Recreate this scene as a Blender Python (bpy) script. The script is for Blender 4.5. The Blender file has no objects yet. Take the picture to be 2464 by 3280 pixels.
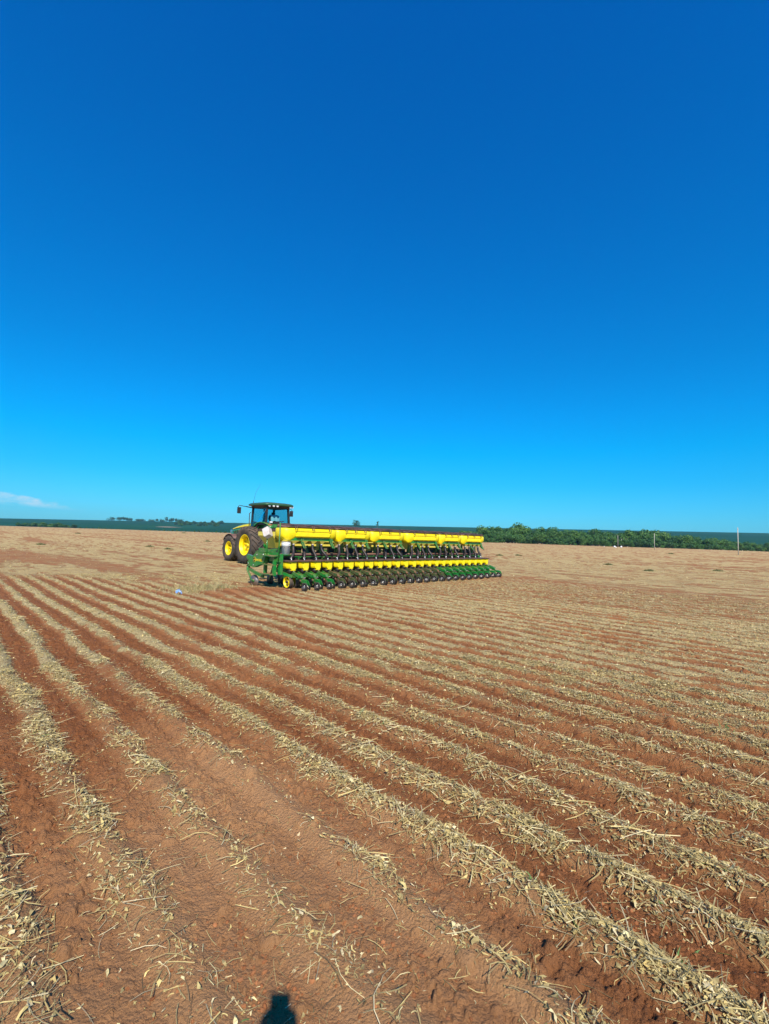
import bpy, bmesh, math, random
import numpy as np
from mathutils import Vector, Matrix, Euler
R = math.radians
PI = math.pi
random.seed(7)
scn = bpy.context.scene
COL = scn.collection

# ------------------------------------------------------------------ camera
CAM_H = 1.7
ROLL, PITCH = R(1.9), math.atan(81 / 1480)
cd = bpy.data.cameras.new('camera')
cd.sensor_fit = 'VERTICAL'
cd.sensor_height = 24.0
cd.lens = 24.0 * 1480 / 3280
cd.clip_start = 0.01
cd.clip_end = 9000
cam = bpy.data.objects.new('camera', cd)
COL.objects.link(cam)
cam.location = (0, 0, CAM_H)
cam.matrix_world = Matrix.Translation((0, 0, CAM_H)) @ Matrix.Rotation(PI / 2 + PITCH, 4, 'X') @ Matrix.Rotation(ROLL, 4, 'Z')
scn.camera = cam

# ------------------------------------------------------------------ sun and sky
SUN = Vector((0.262, -1.564, 1.480)).normalized()
SUN_EL = math.asin(SUN.z)
sl = bpy.data.lights.new('sun', 'SUN')
sl.energy = 5.0
sl.angle = R(0.53)
sl.color = (1.0, 0.92, 0.76)
so = bpy.data.objects.new('sun', sl)
COL.objects.link(so)
so.location = SUN * 50
so.rotation_euler = SUN.to_track_quat('Z', 'Y').to_euler()

world = bpy.data.worlds.new('World')
scn.world = world
world.use_nodes = True
wt = world.node_tree
wn, wl = wt.nodes, wt.links
wn.clear()
sky = wn.new('ShaderNodeTexSky')
sky.sky_type = 'NISHITA'
sky.sun_disc = False
sky.sun_elevation = SUN_EL
sky.sun_rotation = math.atan2(SUN.x, SUN.y)
sky.air_density = 1.0
sky.dust_density = 0.4
sky.ozone_density = 3.0
tc = wn.new('ShaderNodeTexCoord')
sep = wn.new('ShaderNodeSeparateXYZ')
wl.new(tc.outputs['Generated'], sep.inputs[0])
# clear dry air: the blue of this sky is deep, so the sky texture is graded by height above the horizon
rmp = wn.new('ShaderNodeValToRGB')
rmp.color_ramp.interpolation = 'B_SPLINE' if False else 'LINEAR'
SKY = [(0.000, (0.25, 0.90, 1.40)), (0.048, (0.18, 0.93, 1.45)), (0.115, (0.055, 0.96, 1.48)), (0.181, (0.0, 1.04, 1.60)),
       (0.246, (0, 1.03, 1.70)), (0.337, (0, 1.00, 1.72)), (0.54, (0, 1.00, 1.92)), (0.78, (0, 0.95, 2.08))]
SKYW = [(p, c) for p, c in SKY]
els = rmp.color_ramp.elements
while len(els) < len(SKYW):
    els.new(0.5)
for e, (p, c) in zip(els, SKYW):
    e.position = p
    e.color = (c[0], c[1], c[2], 1)
wl.new(sep.outputs['Z'], rmp.inputs['Fac'])
mul = wn.new('ShaderNodeMix')
mul.data_type = 'RGBA'
mul.blend_type = 'MULTIPLY'
mul.inputs['Factor'].default_value = 1
wl.new(sky.outputs[0], mul.inputs['A'])
wl.new(rmp.outputs[0], mul.inputs['B'])
# low bank of fair-weather cloud at the far left of the horizon, placed by compass direction
def wmath(op, a, b=None, c=None):
    n = wn.new('ShaderNodeMath')
    n.operation = op
    for i, v in enumerate((a, b, c)):
        if v is None:
            continue
        if isinstance(v, (int, float)):
            n.inputs[i].default_value = v
        else:
            wl.new(v, n.inputs[i])
    return n.outputs[0]
az = wmath('ARCTAN2', sep.outputs['X'], sep.outputs['Y'])        # 0 straight ahead, negative to the left
nz = wn.new('ShaderNodeTexNoise')
nz.inputs['Scale'].default_value = 26
nz.inputs['Detail'].default_value = 6
nz.inputs['Roughness'].default_value = 0.55
mp = wn.new('ShaderNodeMapping')
mp.inputs['Scale'].default_value = (1, 1, 2.6)
wl.new(tc.outputs['Generated'], mp.inputs[0])
wl.new(mp.outputs[0], nz.inputs['Vector'])
# top edge falls from left to right, flat base
topz = wmath('MULTIPLY_ADD', az, -0.25, -0.114)
topz = wmath('ADD', topz, wmath('MULTIPLY', wmath('SUBTRACT', nz.outputs[0], 0.5), 0.045))
up = wmath('SUBTRACT', topz, sep.outputs['Z'])
up = wmath('MULTIPLY', up, 130)
basez = wmath('MULTIPLY_ADD', az, -0.046, 0.001)
dn = wmath('MULTIPLY', wmath('SUBTRACT', sep.outputs['Z'], basez), 160)
m = wmath('MINIMUM', up, dn)
cl = wn.new('ShaderNodeClamp')
wl.new(m, cl.inputs[0])
lim = wn.new('ShaderNodeClamp')
wl.new(wmath('MULTIPLY', wmath('SUBTRACT', -0.54, az), 9.0), lim.inputs[0])
lim2 = wn.new('ShaderNodeClamp')
wl.new(wmath('MULTIPLY', wmath('ADD', az, 0.86), 8.0), lim2.inputs[0])
cfac = wmath('MULTIPLY', wmath('MULTIPLY', wmath('MULTIPLY', cl.outputs[0], lim2.outputs[0]), lim.outputs[0]), wmath('MULTIPLY_ADD', wmath('SUBTRACT', nz.outputs[0], 0.5), 2.2, 0.45))
cm = wn.new('ShaderNodeMix')
cm.data_type = 'RGBA'
wl.new(cfac, cm.inputs['Factor'])
wl.new(mul.outputs['Result'], cm.inputs['A'])
cm.inputs['B'].default_value = (6.8, 8.2, 9.4, 1)
bg = wn.new('ShaderNodeBackground')
bg.inputs['Strength'].default_value = 0.0785
wl.new(cm.outputs['Result'], bg.inputs['Color'])
wo = wn.new('ShaderNodeOutputWorld')
wl.new(bg.outputs[0], wo.inputs[0])

scn.view_settings.view_transform = 'Standard'
scn.view_settings.look = 'None'
scn.view_settings.gamma = 1
scn.view_settings.exposure = 0.35
scn.cycles.max_bounces = 8
scn.cycles.transparent_max_bounces = 12
scn.cycles.volume_bounces = 0

# ------------------------------------------------------------------ tags
def tag(o, label=None, cat=None, group=None, kind=None):
    if label: o['label'] = label
    if cat: o['category'] = cat
    if group: o['group'] = group
    if kind: o['kind'] = kind
    return o

def empty(name, loc, rz=0.0, parent=None):
    o = bpy.data.objects.new(name, None)
    o.empty_display_size = 0.2
    COL.objects.link(o)
    o.location = loc
    o.rotation_euler = (0, 0, rz)
    if parent: o.parent = parent
    return o

def copy_tree(o, parent=None):
    c = o.copy()
    COL.objects.link(c)
    if parent: c.parent = parent
    for ch in list(o.children):
        copy_tree(ch, c)
    return c

# ------------------------------------------------------------------ materials
def mat(name, base, rough=0.6, metal=0.0, dust=0.0, dust_col=(0.33, 0.15, 0.08), spec=0.5, coat=0.0, nscale=9.0, var=0.12, attr=None, trans=0.0, bump=0.0, bscale=60):
    m = bpy.data.materials.new(name)
    m.use_nodes = True
    nt = m.node_tree
    b = nt.nodes['Principled BSDF']
    b.inputs['Roughness'].default_value = rough
    b.inputs['Metallic'].default_value = metal
    b.inputs['Specular IOR Level'].default_value = spec
    if coat: b.inputs['Coat Weight'].default_value = coat
    tcn = nt.nodes.new('ShaderNodeTexCoord')
    nn = nt.nodes.new('ShaderNodeTexNoise')
    nn.inputs['Scale'].default_value = nscale
    nn.inputs['Detail'].default_value = 5
    nt.links.new(tcn.outputs['Object'], nn.inputs['Vector'])
    hsv = nt.nodes.new('ShaderNodeHueSaturation')
    mr = nt.nodes.new('ShaderNodeMapRange')
    mr.inputs['From Min'].default_value = 0.3
    mr.inputs['From Max'].default_value = 0.7
    mr.inputs['To Min'].default_value = 1 - var
    mr.inputs['To Max'].default_value = 1 + var
    nt.links.new(nn.outputs[0], mr.inputs[0])
    nt.links.new(mr.outputs[0], hsv.inputs['Value'])
    if attr:
        an = nt.nodes.new('ShaderNodeAttribute')
        an.attribute_name = attr
        nt.links.new(an.outputs['Color'], hsv.inputs['Color'])
    else:
        hsv.inputs['Color'].default_value = (*base, 1)
    out = hsv.outputs[0]
    if dust:
        n2 = nt.nodes.new('ShaderNodeTexNoise')
        n2.inputs['Scale'].default_value = nscale * 0.6
        n2.inputs['Detail'].default_value = 6
        nt.links.new(tcn.outputs['Object'], n2.inputs['Vector'])
        geo = nt.nodes.new('ShaderNodeNewGeometry')
        sp = nt.nodes.new('ShaderNodeSeparateXYZ')
        nt.links.new(geo.outputs['Normal'], sp.inputs[0])
        m2 = nt.nodes.new('ShaderNodeMath'); m2.operation = 'MULTIPLY_ADD'       # dust settles on what faces up
        nt.links.new(sp.outputs['Z'], m2.inputs[0]); m2.inputs[1].default_value = 0.30
        nt.links.new(n2.outputs[0], m2.inputs[2])
        mr2 = nt.nodes.new('ShaderNodeMapRange')
        mr2.inputs['From Min'].default_value = 0.42
        mr2.inputs['From Max'].default_value = 0.82
        mr2.inputs['To Max'].default_value = dust
        nt.links.new(m2.outputs[0], mr2.inputs[0])
        mx = nt.nodes.new('ShaderNodeMix'); mx.data_type = 'RGBA'
        nt.links.new(mr2.outputs[0], mx.inputs['Factor'])
        nt.links.new(out, mx.inputs['A'])
        mx.inputs['B'].default_value = (*dust_col, 1)
        out = mx.outputs['Result']
    nt.links.new(out, b.inputs['Base Color'])
    if bump:
        n3 = nt.nodes.new('ShaderNodeTexNoise')
        n3.inputs['Scale'].default_value = bscale
        n3.inputs['Detail'].default_value = 5
        nt.links.new(tcn.outputs['Object'], n3.inputs['Vector'])
        bp = nt.nodes.new('ShaderNodeBump')
        bp.inputs['Distance'].default_value = bump
        nt.links.new(n3.outputs[0], bp.inputs['Height'])
        nt.links.new(bp.outputs[0], b.inputs['Normal'])
    if trans:
        tr = nt.nodes.new('ShaderNodeBsdfTranslucent')
        nt.links.new(out, tr.inputs['Color'])
        ms = nt.nodes.new('ShaderNodeMixShader')
        ms.inputs[0].default_value = trans
        nt.links.new(b.outputs[0], ms.inputs[1])
        nt.links.new(tr.outputs[0], ms.inputs[2])
        nt.links.new(ms.outputs[0], nt.nodes['Material Output'].inputs[0])
    return m

M = {}
M['green'] = mat('green_paint', (0.006, 0.20, 0.030), 0.35, dust=0.35, coat=0.3)
M['greendirty'] = mat('green_paint_soiled', (0.010, 0.17, 0.030), 0.5, dust=0.9, nscale=7)
M['soiledgreen'] = mat('soil_caked_green', (0.030, 0.085, 0.022), 0.8, dust=0.95, dust_col=(0.20, 0.085, 0.038), nscale=12)
M['soiledmetal'] = mat('soil_caked_steel', (0.10, 0.055, 0.030), 0.8, dust=0.8, dust_col=(0.22, 0.09, 0.040), nscale=9)
M['roofgreen'] = mat('cab_roof_paint', (0.012, 0.085, 0.032), 0.45, dust=0.12, coat=0.3)
M['yellow'] = mat('yellow_paint', (0.86, 0.66, 0.004), 0.4, dust=0.10, var=0.04, coat=0.2)
M['yellowp'] = mat('yellow_plastic', (0.88, 0.70, 0.006), 0.45, dust=0.12, var=0.05)
M['tank'] = mat('pale_yellow_plastic', (0.74, 0.60, 0.09), 0.5, dust=0.15, var=0.05)
M['lid'] = mat('dusty_black_lid', (0.030, 0.022, 0.020), 0.6, dust=0.85, dust_col=(0.21, 0.105, 0.075), nscale=5)
M['rubber'] = mat('tyre_rubber', (0.052, 0.045, 0.038), 0.8, dust=0.65, dust_col=(0.17, 0.11, 0.075), nscale=5, spec=0.3)
M['rubberd'] = mat('press_wheel_rubber', (0.030, 0.029, 0.028), 0.7, dust=0.35, dust_col=(0.15, 0.10, 0.07), spec=0.3)
M['black'] = mat('black_plastic', (0.016, 0.016, 0.017), 0.5, dust=0.15)
M['darkmetal'] = mat('dark_steel', (0.035, 0.033, 0.032), 0.5, metal=0.4, dust=0.5)
M['brownpipe'] = mat('dusty_brown_pipe', (0.10, 0.052, 0.040), 0.6, dust=0.5)
M['steel'] = mat('bright_steel', (0.62, 0.60, 0.56), 0.3, metal=0.9)
M['disc'] = mat('worn_disc_steel', (0.30, 0.27, 0.24), 0.4, metal=0.7, dust=0.5)
M['hose'] = mat('corrugated_hose', (0.014, 0.014, 0.016), 0.5, dust=0.08)
M['white'] = mat('white_plastic', (0.74, 0.74, 0.72), 0.4, var=0.05)
M['dirtywhite'] = mat('soiled_white_plastic', (0.72, 0.70, 0.66), 0.45, dust=0.7, nscale=6)
M['lamp'] = mat('lamp_lens', (0.75, 0.76, 0.78), 0.15, var=0.03)
M['red'] = mat('red_lens', (0.55, 0.06, 0.02), 0.25)
M['bluelens'] = mat('blue_grey_lens', (0.10, 0.22, 0.30), 0.2)
M['cloth'] = mat('white_cloth', (0.68, 0.70, 0.70), 0.9, var=0.15)
M['seat'] = mat('dark_seat_fabric', (0.025, 0.028, 0.034), 0.9)
M['post'] = mat('weathered_pole', (0.46, 0.43, 0.37), 0.9, var=0.2)
M['decalblack'] = mat('decal_black', (0.010, 0.012, 0.010), 0.4)
M['decalyellow'] = mat('decal_yellow', (0.85, 0.62, 0.02), 0.4, var=0.02)
M['bluelitter'] = mat('blue_plastic_film', (0.20, 0.34, 0.62), 0.4, var=0.3)
M['skin'] = mat('skin', (0.42, 0.24, 0.16), 0.55)
M['shirt'] = mat('shirt_cloth', (0.10, 0.14, 0.22), 0.9)
M['trouser'] = mat('denim', (0.04, 0.06, 0.12), 0.9)
M['hair'] = mat('dark_hair', (0.02, 0.014, 0.010), 0.7)
M['bark'] = mat('bark', (0.16, 0.12, 0.09), 0.9, var=0.3)
M['palebark'] = mat('pale_bark', (0.42, 0.40, 0.36), 0.9, var=0.2)
M['leaf'] = mat('foliage', (0.045, 0.11, 0.022), 0.6, attr='Col', trans=0.25, nscale=0.3, var=0.25)
M['straw'] = mat('dry_crop_residue', (0.5, 0.4, 0.2), 0.75, attr='Col', trans=0.22, nscale=30, var=0.2)
M['clod'] = mat('soil_clod', (0.27, 0.085, 0.038), 0.95, nscale=14, var=0.25, spec=0.1, attr='Col', bump=0.004, bscale=90)

def glass_mat():
    m = bpy.data.materials.new('tinted_cab_glass')
    m.use_nodes = True
    nt = m.node_tree
    nt.nodes.remove(nt.nodes['Principled BSDF'])
    t = nt.nodes.new('ShaderNodeBsdfTransparent'); t.inputs[0].default_value = (0.42, 0.70, 0.76, 1)
    g = nt.nodes.new('ShaderNodeBsdfGlossy'); g.inputs['Roughness'].default_value = 0.03
    fr = nt.nodes.new('ShaderNodeFresnel'); fr.inputs[0].default_value = 1.12
    ms = nt.nodes.new('ShaderNodeMixShader')
    nt.links.new(fr.outputs[0], ms.inputs[0]); nt.links.new(t.outputs[0], ms.inputs[1]); nt.links.new(g.outputs[0], ms.inputs[2])
    nt.links.new(ms.outputs[0], nt.nodes['Material Output'].inputs[0])
    return m
M['glass'] = glass_mat()

# ------------------------------------------------------------------ numpy noise
def _hash(ix, iy, seed):
    h = (ix.astype(np.int64) * 374761393 + iy.astype(np.int64) * 668265263 + seed * 982451653) & 0xffffffff
    h = ((h ^ (h >> 13)) * 1274126177) & 0xffffffff
    h = h ^ (h >> 16)
    return (h & 0xffffff) / float(0xffffff)

def vn(x, y, seed=0):
    ix = np.floor(x); iy = np.floor(y)
    fx = x - ix; fy = y - iy
    fx = fx * fx * (3 - 2 * fx); fy = fy * fy * (3 - 2 * fy)
    a = _hash(ix, iy, seed); b = _hash(ix + 1, iy, seed); c = _hash(ix, iy + 1, seed); d = _hash(ix + 1, iy + 1, seed)
    return (a * (1 - fx) + b * fx) * (1 - fy) + (c * (1 - fx) + d * fx) * fy

def fbm(x, y, seed=0, octv=4, gain=0.5):
    s = 0; a = 1; t = 0
    for i in range(octv):
        s = s + a * vn(x, y, seed + i * 17)
        t += a; a *= gain
        x = x * 2.03 + 11.3; y = y * 2.03 - 7.1
    return s / t

def ss(a, b, x):
    t = np.clip((x - a) / (b - a), 0, 1)
    return t * t * (3 - 2 * t)

# ------------------------------------------------------------------ the field: planter frame and rows
PO = np.array([-2.282, 14.101])            # ground point of the first press wheel
PA = R(45)                                 # heading of bar: local x along the bar, local y the way the tractor drives
CA, SA = math.cos(PA), math.sin(PA)

def to_local(x, y):
    dx = x - PO[0]; dy = y - PO[1]
    return dx * CA + dy * SA, -dx * SA + dy * CA

def to_world(lx, ly):
    return PO[0] + lx * CA - ly * SA, PO[1] + lx * SA + ly * CA

ROW = 0.448
def field(x, y):
    """returns straw cover 0..1, bare furrow 0..1, planted 0..1 and height in metres"""
    lx, ly = to_local(x, y)
    wob = (fbm(lx * 0.25 + 50, ly * 0.18, 3, 3) - 0.5) * 0.16 + (fbm(lx * 1.7, ly * 1.3, 8, 2) - 0.5) * 0.10
    ph = (lx + wob + 7.97) / ROW
    # where the drill has already passed
    edge = 0.8 + ss(-0.4, -1.4, lx) * (1.2 + 0.9 * np.clip(-lx, 0, 12)) + (fbm(lx * 0.35, ly * 0.1, 21, 3) - 0.5) * 5
    pl = ss(1.6, -1.6, ly - edge) * ss(11.9, 11.3, lx + (fbm(lx * 0.4, ly * 0.5, 5, 2) - 0.5) * 0.8)
    rowid = np.floor(ph + 0.5)
    rnd = _hash(rowid, rowid * 0 + 3, 5)
    along = fbm(ly * 0.45 + rnd * 90, rowid * 7.7, 31, 4)
    amp = (rnd - 0.5) * 0.5 + (along - 0.5) * 2.2
    c = np.cos(2 * PI * ph)
    ragg = (fbm(lx * 6, ly * 3.2, 40, 4, 0.70) - 0.5) * 4.6
    nearby = ss(11, 4, np.hypot(x, y))
    band = ss(-0.30, 0.95, c * 1.75 + amp + ragg * (0.55 + 0.45 * nearby) - 0.16 - 0.20 * nearby) * (0.94 - 0.06 * nearby)
    # thinly covered patch close to the viewer
    r = np.hypot(x + 0.45, (y - 1.9) * 0.95)
    thin = ss(1.35, 0.35, r)
    thin2 = ss(-6.95, -7.25, lx) * ss(-7.0, -9.6, ly) * 0.35
    band = band * (1 - 0.60 * thin) * (1 - thin2)
    wide = np.exp(-((lx + 6.83) / 0.16) ** 2) * ss(-5.5, -8.5, ly)
    band = band * (1 - 0.85 * wide)
    wide = np.exp(-((lx + 7.32) / 0.13) ** 2) * ss(-5.5, -8.5, ly)
    band = band * (1 - 0.7 * wide)
    # untouched stubble beyond: nearly full cover with faint reddish streaks along the old rows
    st = fbm(lx * 0.55, ly * 0.05, 60, 4, 0.55)
    st2 = fbm(lx * 3.1, ly * 1.2, 66, 4, 0.6)
    stub = 0.93 - 0.40 * ss(0.56, 0.72, st) - 0.75 * ss(0.50, 0.80, st2)
    # a bare red heap by the drill and the bare patch beside it
    hx, hy = lx + 1.75, ly - 0.55
    heap = np.exp(-((hx * 0.8) ** 2 + (hy / 0.95) ** 2) * 1.3)
    stub = np.clip(stub - 1.0 * heap, 0.06, 1)
    cover = band * pl + stub * (1 - pl)
    cover = np.clip(cover - 0.9 * heap, 0, 1)
    bare = (1 - cover) * pl
    # relief
    fur = 0.5 - 0.5 * c
    h = pl * (-0.032 * fur + 0.012 * np.cos(4 * PI * ph) * (1 - 0.5 * thin))
    h = h + (fbm(lx * 0.9, ly * 0.7, 70, 3) - 0.5) * 0.05
    k = fbm(lx * 9, ly * 8, 80, 3)
    rough = (0.35 + 0.65 * ss(0.3, 0.7, fbm(lx * 1.4, ly * 0.8, 90, 3)))
    h = h + (0.25 + 0.75 * pl * fur) * (1 - 0.55 * thin) * rough * (np.abs(k - 0.5) * -0.07 + (vn(lx * 26, ly * 24, 95) - 0.5) * 0.030 + (vn(lx * 60, ly * 55, 97) - 0.5) * 0.015)
    h = h + cover * 0.010 + heap * 0.13
    near = np.hypot(x, y)
    return cover, bare, pl, h, lx, ly, c

def crumbs(x, y, freq, seed, dens):
    """rounded soil crumbs: domes of random size on a jittered grid"""
    x = x * freq; y = y * freq
    ix = np.floor(x); iy = np.floor(y)
    h = np.zeros_like(x)
    for dx in (-1, 0, 1):
        for dy in (-1, 0, 1):
            cx = ix + dx; cy = iy + dy
            a = _hash(cx, cy, seed); b = _hash(cx, cy, seed + 1); c = _hash(cx, cy, seed + 2); d = _hash(cx, cy, seed + 3)
            ex = x - (cx + 0.15 + 0.7 * a); ey = y - (cy + 0.15 + 0.7 * b)
            th = c * 40.0
            u = ex * np.cos(th) + ey * np.sin(th); v = (-ex * np.sin(th) + ey * np.cos(th)) * (1.0 + 0.8 * a)
            rad = 0.22 + 0.50 * d * d
            q = np.maximum(rad * rad - u * u - v * v, 0)
            h = np.maximum(h, np.where(c < dens, np.sqrt(q) * (0.7 + 0.5 * b), 0))
    return h / freq

def polar_mesh():
    a1 = np.linspace(-58, 58, 1150)
    a2 = np.linspace(58, 302, 100)[1:-1]
    ang = np.radians(np.concatenate([a1, a2]))
    rr = [0.0, 0.06, 0.14, 0.25]
    r = 0.25
    while r < 1.3: r *= 1.05; rr.append(r)
    while r < 14: r *= 1.0040; rr.append(r)
    while r < 40: r *= 1.008; rr.append(r)
    while r < 900: r *= 1.03; rr.append(r)
    rr = np.array(rr)
    A, RR = np.meshgrid(ang, rr)
    # stagger the rings a little so the grid leaves no pattern
    X = np.sin(A) * RR; Y = np.cos(A) * RR
    return X, Y, len(rr), len(ang), rr

def np_mesh(name, co, faces_idx, nper, material, attrs=None, smooth=True):
    me = bpy.data.meshes.new(name)
    nv = len(co); nf = len(faces_idx) // nper
    me.vertices.add(nv)
    me.vertices.foreach_set('co', np.ascontiguousarray(co, dtype=np.float32).ravel())
    me.loops.add(len(faces_idx))
    me.loops.foreach_set('vertex_index', np.ascontiguousarray(faces_idx, dtype=np.int32))
    me.polygons.add(nf)
    me.polygons.foreach_set('loop_start', np.arange(0, nf * nper, nper, dtype=np.int32))
    me.polygons.foreach_set('use_smooth', np.full(nf, smooth, dtype=bool))
    me.update(calc_edges=True)
    for k, v in (attrs or {}).items():
        if v.ndim == 1:
            at = me.attributes.new(k, 'FLOAT', 'POINT'); at.data.foreach_set('value', v.astype(np.float32))
        else:
            at = me.attributes.new(k, 'FLOAT_COLOR', 'POINT')
            c4 = np.ones((len(v), 4), np.float32); c4[:, :3] = v
            at.data.foreach_set('color', c4.ravel())
    if material: me.materials.append(material)
    o = bpy.data.objects.new(name, me)
    COL.objects.link(o)
    return o

def soil_material():
    m = bpy.data.materials.new('red_soil_with_residue')
    m.use_nodes = True
    nt = m.node_tree; N = nt.nodes; L = nt.links
    b = N['Principled BSDF']
    b.inputs['Roughness'].default_value = 0.95
    b.inputs['Specular IOR Level'].default_value = 0.15
    tcn = N.new('ShaderNodeTexCoord')
    rot = N.new('ShaderNodeMapping'); rot.inputs['Rotation'].default_value = (0, 0, -PA)
    L.new(tcn.outputs['Object'], rot.inputs[0])
    def noise(scale, detail=5, rough=0.6, vec=None, sc=(1, 1, 1)):
        n = N.new('ShaderNodeTexNoise')
        n.inputs['Scale'].default_value = scale; n.inputs['Detail'].default_value = detail; n.inputs['Roughness'].default_value = rough
        mp_ = N.new('ShaderNodeMapping'); mp_.inputs['Scale'].default_value = sc
        L.new(rot.outputs[0], mp_.inputs[0]); L.new(mp_.outputs[0], n.inputs['Vector'])
        return n.outputs[0]
    def math_(op, a, b_=None, c_=None, clamp=False):
        n = N.new('ShaderNodeMath'); n.operation = op; n.use_clamp = clamp
        for i, v in enumerate((a, b_, c_)):
            if v is None: continue
            if isinstance(v, (int, float)): n.inputs[i].default_value = v
            else: L.new(v, n.inputs[i])
        return n.outputs[0]
    def mix(f, a, b_):
        n = N.new('ShaderNodeMix'); n.data_type = 'RGBA'
        if isinstance(f, (int, float)): n.inputs['Factor'].default_value = f
        else: L.new(f, n.inputs['Factor'])
        for k, v in (('A', a), ('B', b_)):
            if isinstance(v, tuple): n.inputs[k].default_value = (*v, 1)
            else: L.new(v, n.inputs[k])
        return n.outputs['Result']
    def rng(v, a, b_, lo=0.0, hi=1.0):
        n = N.new('ShaderNodeMapRange'); n.inputs['From Min'].default_value = a; n.inputs['From Max'].default_value = b_
        n.inputs['To Min'].default_value = lo; n.inputs['To Max'].default_value = hi
        L.new(v, n.inputs[0]); return n.outputs[0]
    at = N.new('ShaderNodeAttribute'); at.attribute_name = 'cover'
    cov = at.outputs['Fac']
    ap = N.new('ShaderNodeAttribute'); ap.attribute_name = 'planted'
    at3 = N.new('ShaderNodeAttribute'); at3.attribute_name = 'dry'
    geo = N.new('ShaderNodeCameraData')
    # soil
    soil = mix(rng(noise(0.9, 5), 0.35, 0.68), (0.255, 0.093, 0.032), (0.365, 0.147, 0.055))
    soil = mix(rng(noise(14, 6, 0.7), 0.35, 0.75), soil, (0.395, 0.178, 0.074))
    soil = mix(math_('MULTIPLY', rng(noise(38, 4, 0.7), 0.55, 0.8), 0.55), soil, (0.125, 0.038, 0.018))
    soil = mix(math_('MULTIPLY', at3.outputs['Fac'], 0.75), soil, (0.530, 0.285, 0.130))
    af = N.new('ShaderNodeAttribute'); af.attribute_name = 'fresh_shade'  # turned furrow soil, its colour deepened further to stand in for shade
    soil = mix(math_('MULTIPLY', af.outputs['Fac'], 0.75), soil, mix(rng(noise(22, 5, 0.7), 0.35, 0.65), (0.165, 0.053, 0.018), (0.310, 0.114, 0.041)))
    # residue seen as texture where single pieces are too small to model
    sc = mix(rng(noise(70, 3, 0.7), 0.35, 0.65), (0.38, 0.27, 0.115), (0.66, 0.51, 0.25))
    sc = mix(math_('MULTIPLY', rng(noise(9, 4), 0.4, 0.7), 0.6), sc, (0.30, 0.215, 0.12))
    far = mix(rng(noise(1.2, 8, 0.75), 0.3, 0.7), (0.40, 0.262, 0.108), (0.58, 0.425, 0.190))
    far = mix(math_('MULTIPLY', rng(noise(0.11, 6, 0.6, sc=(1, 0.12, 1)), 0.50, 0.72), 0.55), far, (0.34, 0.155, 0.070))
    sc = mix(math_('SUBTRACT', 1.0, ap.outputs['Fac']), sc, far)
    grain = noise(46, 6, 0.72, sc=(1, 0.6, 1))
    thr = math_('SUBTRACT', 1.0, math_('MULTIPLY', cov, 0.80))
    f = math_('MULTIPLY', math_('SUBTRACT', math_('MULTIPLY', math_('SUBTRACT', grain, 0.22), 1.75), thr), 9.0, clamp=True)
    f2 = math_('MAXIMUM', f, math_('MULTIPLY', cov, 0.30))
    L.new(mix(f2, soil, sc), b.inputs['Base Color'])
    vor = N.new('ShaderNodeTexVoronoi'); vor.inputs['Scale'].default_value = 75
    wrp = N.new('ShaderNodeVectorMath'); wrp.operation = 'MULTIPLY_ADD'
    nv = N.new('ShaderNodeTexNoise'); nv.inputs['Scale'].default_value = 40; L.new(rot.outputs[0], nv.inputs['Vector'])
    L.new(nv.outputs['Color'], wrp.inputs[0]); wrp.inputs[1].default_value = (0.02, 0.02, 0.02); L.new(rot.outputs[0], wrp.inputs[2])
    L.new(wrp.outputs[0], vor.inputs['Vector'])
    hgt = math_('ADD', math_('MULTIPLY', noise(70, 6, 0.78), 1.3), math_('MULTIPLY', f, 0.4))
    hgt = math_('SUBTRACT', hgt, math_('MULTIPLY', vor.outputs['Distance'], 0.55))
    bp = N.new('ShaderNodeBump'); bp.inputs['Distance'].default_value = 0.018; bp.inputs['Strength'].default_value = 1.0
    L.new(hgt, bp.inputs['Height']); L.new(bp.outputs[0], b.inputs['Normal'])
    return m

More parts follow.
